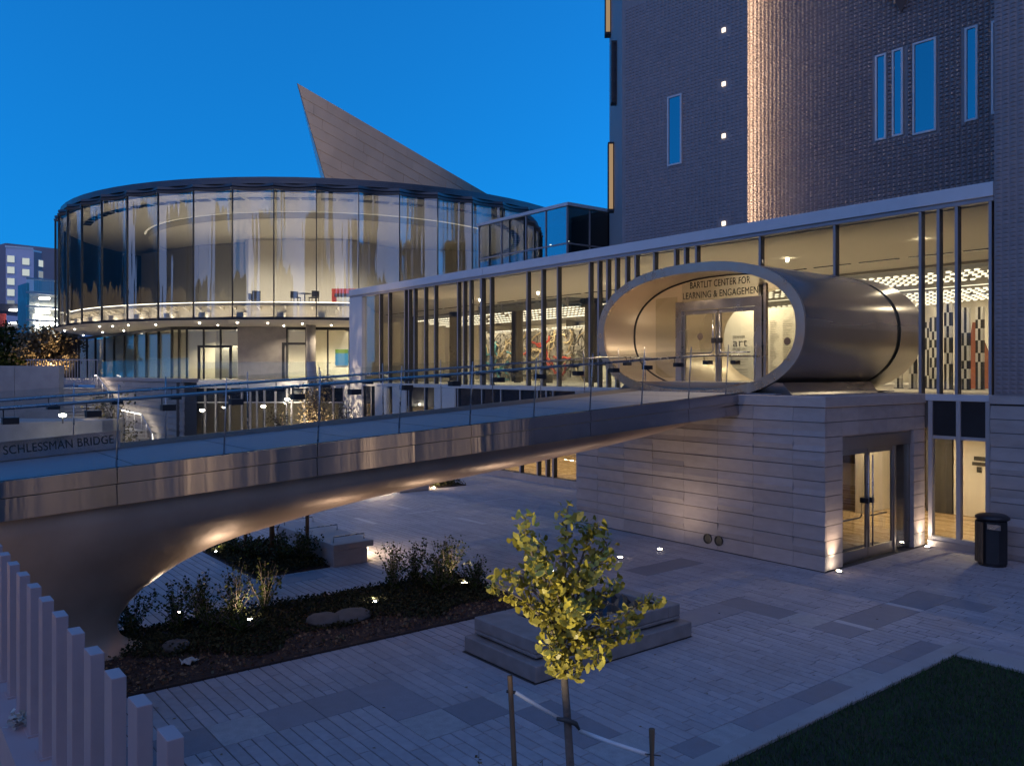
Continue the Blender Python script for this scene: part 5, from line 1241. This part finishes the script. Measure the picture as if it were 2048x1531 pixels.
def bench(x0, x1, y0, y1, lab, ledge):
    t = thing('stone_bench', lab, 'bench', ((x0+x1)/2, (y0+y1)/2, 0), 'stone benches on the plaza')
    MB().box(x0+.02, x1, y0, y1-.16, 0, .36).build('bench_body', M['stone'], t, bevel=.01); MB().box(x0, x1, y0, y1, .362, .5).build('seat_slab', M['stone'], t, bevel=.012)
    for k in range(3):
        x = x0+.25+(x1-x0-.5)*k/2; MB().tube([(x,y0+.12,.5),(x,y0+.12,.63),(x,y1-.12,.63),(x,y1-.12,.5)], .016, 6).build('skate_stop', M['rail'], t)
    MB().box(x0+.1, x1-.03, y1-.155, y1-.13, .30, .33).build('led_strip', emit('bench_led', (1,.76,.48), ledge), t)
bench(-20.4,-17.12,8.4,9.42, 'pale stone bench with steel stops and a glowing underside by the shrubs', 2.2)
bench(-29.2,-26.25,15.5,16.95, 'far stone bench under the bridge with a brightly lit front', 2.6)
area('bench_glow', (-17.9,9.30,.33), (-17.6,10.0,0), 6, 1.2, .05, WARM2); area('bench_glow', (-27.6,15.4,.34), (-27.5,14.6,0), 14, 2.6, .05, WARM2)
area('bench_glow', (-27.6,16.9,.33), (-27.6,17.4,0), 5, 2.4, .05, WARM2)
binn = thing('litter_bin', 'black round litter bin with timber slats by the right wall', 'litter bin', (-7.95, 20.3, 0))
BX, BY = -7.98, 20.35
MB().lathe([(.30,.05),(.32,.07),(.32,1.02),(.30,1.04)], (BX,BY,0), 8).build('body', M['dark_metal'], binn)
MB().lathe([(.34,1.05),(.36,1.07),(.35,1.12),(.28,1.16)], (BX,BY,0), 24).build('hood', M['dark_metal'], binn, smooth=True); bpiece('opening_flap', 'rail', binn, BX+.02, BX+.30, BY-.325, BY-.312, .86, .98); MB().lathe([(.29,0),(.29,.05)], (BX,BY,0), 16).build('foot', M['dark_metal'], binn)
for k in range(9):
    a = rad(150+k*13); b = MB(); c_, s_ = math.cos(a), math.sin(a); cx, cy_ = BX+.335*c_, BY+.335*s_
    b.hexa([(cx-s_*.03,cy_+c_*.03,.08),(cx+s_*.03,cy_-c_*.03,.08),(cx+s_*.03+c_*.018,cy_-c_*.03+s_*.018,.08),(cx-s_*.03+c_*.018,cy_+c_*.03+s_*.018,.08)], [(cx-s_*.03,cy_+c_*.03,1.0),(cx+s_*.03,cy_-c_*.03,1.0),(cx+s_*.03+c_*.018,cy_-c_*.03+s_*.018,1.0),(cx-s_*.03+c_*.018,cy_+c_*.03+s_*.018,1.0)])
    b.build('timber_slat', M['stake'], binn)
kerbw = MB(); kerbw.box(-12, -1.5, .84, 1.22, 1.62, 1.70); kerbw.box(-12, -1.5, .84, .86, 1.44, 1.62)
o = kerbw.build('steel_kerb_plate', M['bollard'], None); tag(o, 'pale steel plate that carries the row of square posts', 'plate')
o = MB().box(-12, -1.5, .90, 1.18, 0, 1.615).build('parapet_wall', M['concrete']); tag(o, 'concrete parapet wall under the pale steel plate', 'wall')
bm_ = MB().box(-.083,.083,-.037,.037,0,1.10)
o0 = None; xs = [-3.82-.468*(i-1) for i in range(14)]
PYB = lambda x: 1.05+.017*(x+3.57)+.037
names = ['first, nearest and lowest in view','second','third','fourth','fifth','sixth','seventh','eighth','ninth','tenth','eleventh','twelfth','thirteenth','fourteenth']
pmesh = bm_.mesh('square_post', M['bollard']); fmesh = MB().box(-.105,.105,-.055,.055,0,.012).mesh('base_flange', M['bollard'])
for i, x in enumerate(xs):
    t = thing('square_post', f'pale square metal post, {names[i]} of the row counted from the camera' if i else 'pale square metal post at the bottom edge, nearest the camera', 'post', (x, PYB(x), 1.70), 'row of pale square metal posts')
    p = piece('shaft', pmesh, t, (x, PYB(x), 1.701), r.uniform(-.02,.02)); bv = p.modifiers.new('bevel','BEVEL'); bv.width = .004; bv.segments = 2
    piece('base_flange', fmesh, t, (x, PYB(x), 1.7005))
lv = thing('leaf_litter', 'small clump of pale dry leaves caught between the square posts', 'leaves', (-7.3, .97, 1.7)); lv['kind'] = 'stuff'
b = MB(); r = random.Random(31)
for i in range(60): leaf(b, Vector((-7.3+r.gauss(0,.08), .97+r.gauss(0,.04), 1.715+abs(r.gauss(0,.025)))), .055, r)
b.build('dry_leaves', M['greyp'], lv)
# in-ground lights
G3_ = 'small round in-ground lights'
IG = [(-13.76,14.17,'bright in-ground light on the paving, left of two by the block',(-14.2,14.6,3),5),(-13.78,15.58,'bright in-ground light on the paving nearest the block wall',(-14.1,16.5,3),5),(-13.74,11.98,'bright in-ground light seen through the ginkgo crown',(-14.2,11.9,3),9),
      (-9.80,16.97,'in-ground light at the near corner of the glass doors',(-10.0,17.1,3),14),(-9.80,21.12,'in-ground light at the far side of the glass doors',(-10.0,21.08,3),11),(-26.5,17.15,'in-ground light at the far bed beyond the bridge',(-26.8,17.6,2),12),
      (-13.8,7.6,'in-ground light glowing in the ground cover between the shrubs',(-14.2,7.6,3),8),(-14.15,5.35,'in-ground light inside the bright yellow shrub',(-14.35,5.2,3),6),(-13.9,9.75,'in-ground light at the foot of the shrubs behind the ginkgo',(-14.3,9.5,3),6),(-15.6,4.6,'in-ground light behind the pier curve',(-14.5,5.2,3),5),(-11.9,-.9,'in-ground light washing the broad flank of the bridge pier',(-12.9,-.7,2.5),12),(-20.0,6.75,'tiny light in the bed by the stone bench',(-20,7,2),2)]
for i, (x, y, lab, to, w) in enumerate(IG):
    z = .012 if i < 6 or i == 9 else .08
    t = thing('ground_light', lab, 'light', (x, y, z), G3_)
    MB().lathe([(.085,0),(.085,.008),(.06,.012)], (x,y,z), 16).build('bezel', M['steel'], t); MB().lathe([(.05,.012),(.05,.018),(.03,.024)], (x,y,z), 14).build('lens', M['e_lens'], t)
    s = spot('lamp', (x,y,z+.06), to, w, 150 if i not in (3,4) else 80, (1,.74,.52), .04, 1.0, t)
for i, (px, py, Z) in enumerate(((405,820,44.5),(527,812,44.0),(575,798,45.4),(126,830,30.0))):
    X = (px-1024)/1648*Z; z = 4.4-(py-745)*Z/1648; p = cw(X, Z)
    t = thing('path_light', ['slim path light post left of three before the glazed terrace base','slim path light post in the middle before the glazed terrace base','slim path light post right of three before the glazed terrace base','short path light on the low planter wall at left'][i], 'light', (*p, 0), 'path lights')
    MB().tube([(*p, 0 if i < 3 else 2.55), (*p, z-.05)], .025, 6).build('post', M['dark_metal'], t); MB().lathe([(.05,-.05),(.12,-.03),(.12,.03),(.05,.05)], (*p, z), 12).build('lamp_head', M['e_lens'], t)
    spot('lamp', (*p, z-.1), (*p, 0), 2, 150, WARM, .05, .5, t)
# dry leaves blown over the paving
r = random.Random(77); b = MB()
for i in range(46):
    x, y = r.uniform(-11.8,-6.5), r.uniform(3, 15); n0 = len(b.v); leaf(b, Vector((x, y, .006)), .055, r)
    b.v = b.v[:n0]+[(p[0], p[1], .006+abs(p[2]-.006)*.25) for p in b.v[n0:]]
o = b.build('fallen_leaves', M['leaf_gold'], plaza); o['kind'] = 'stuff'
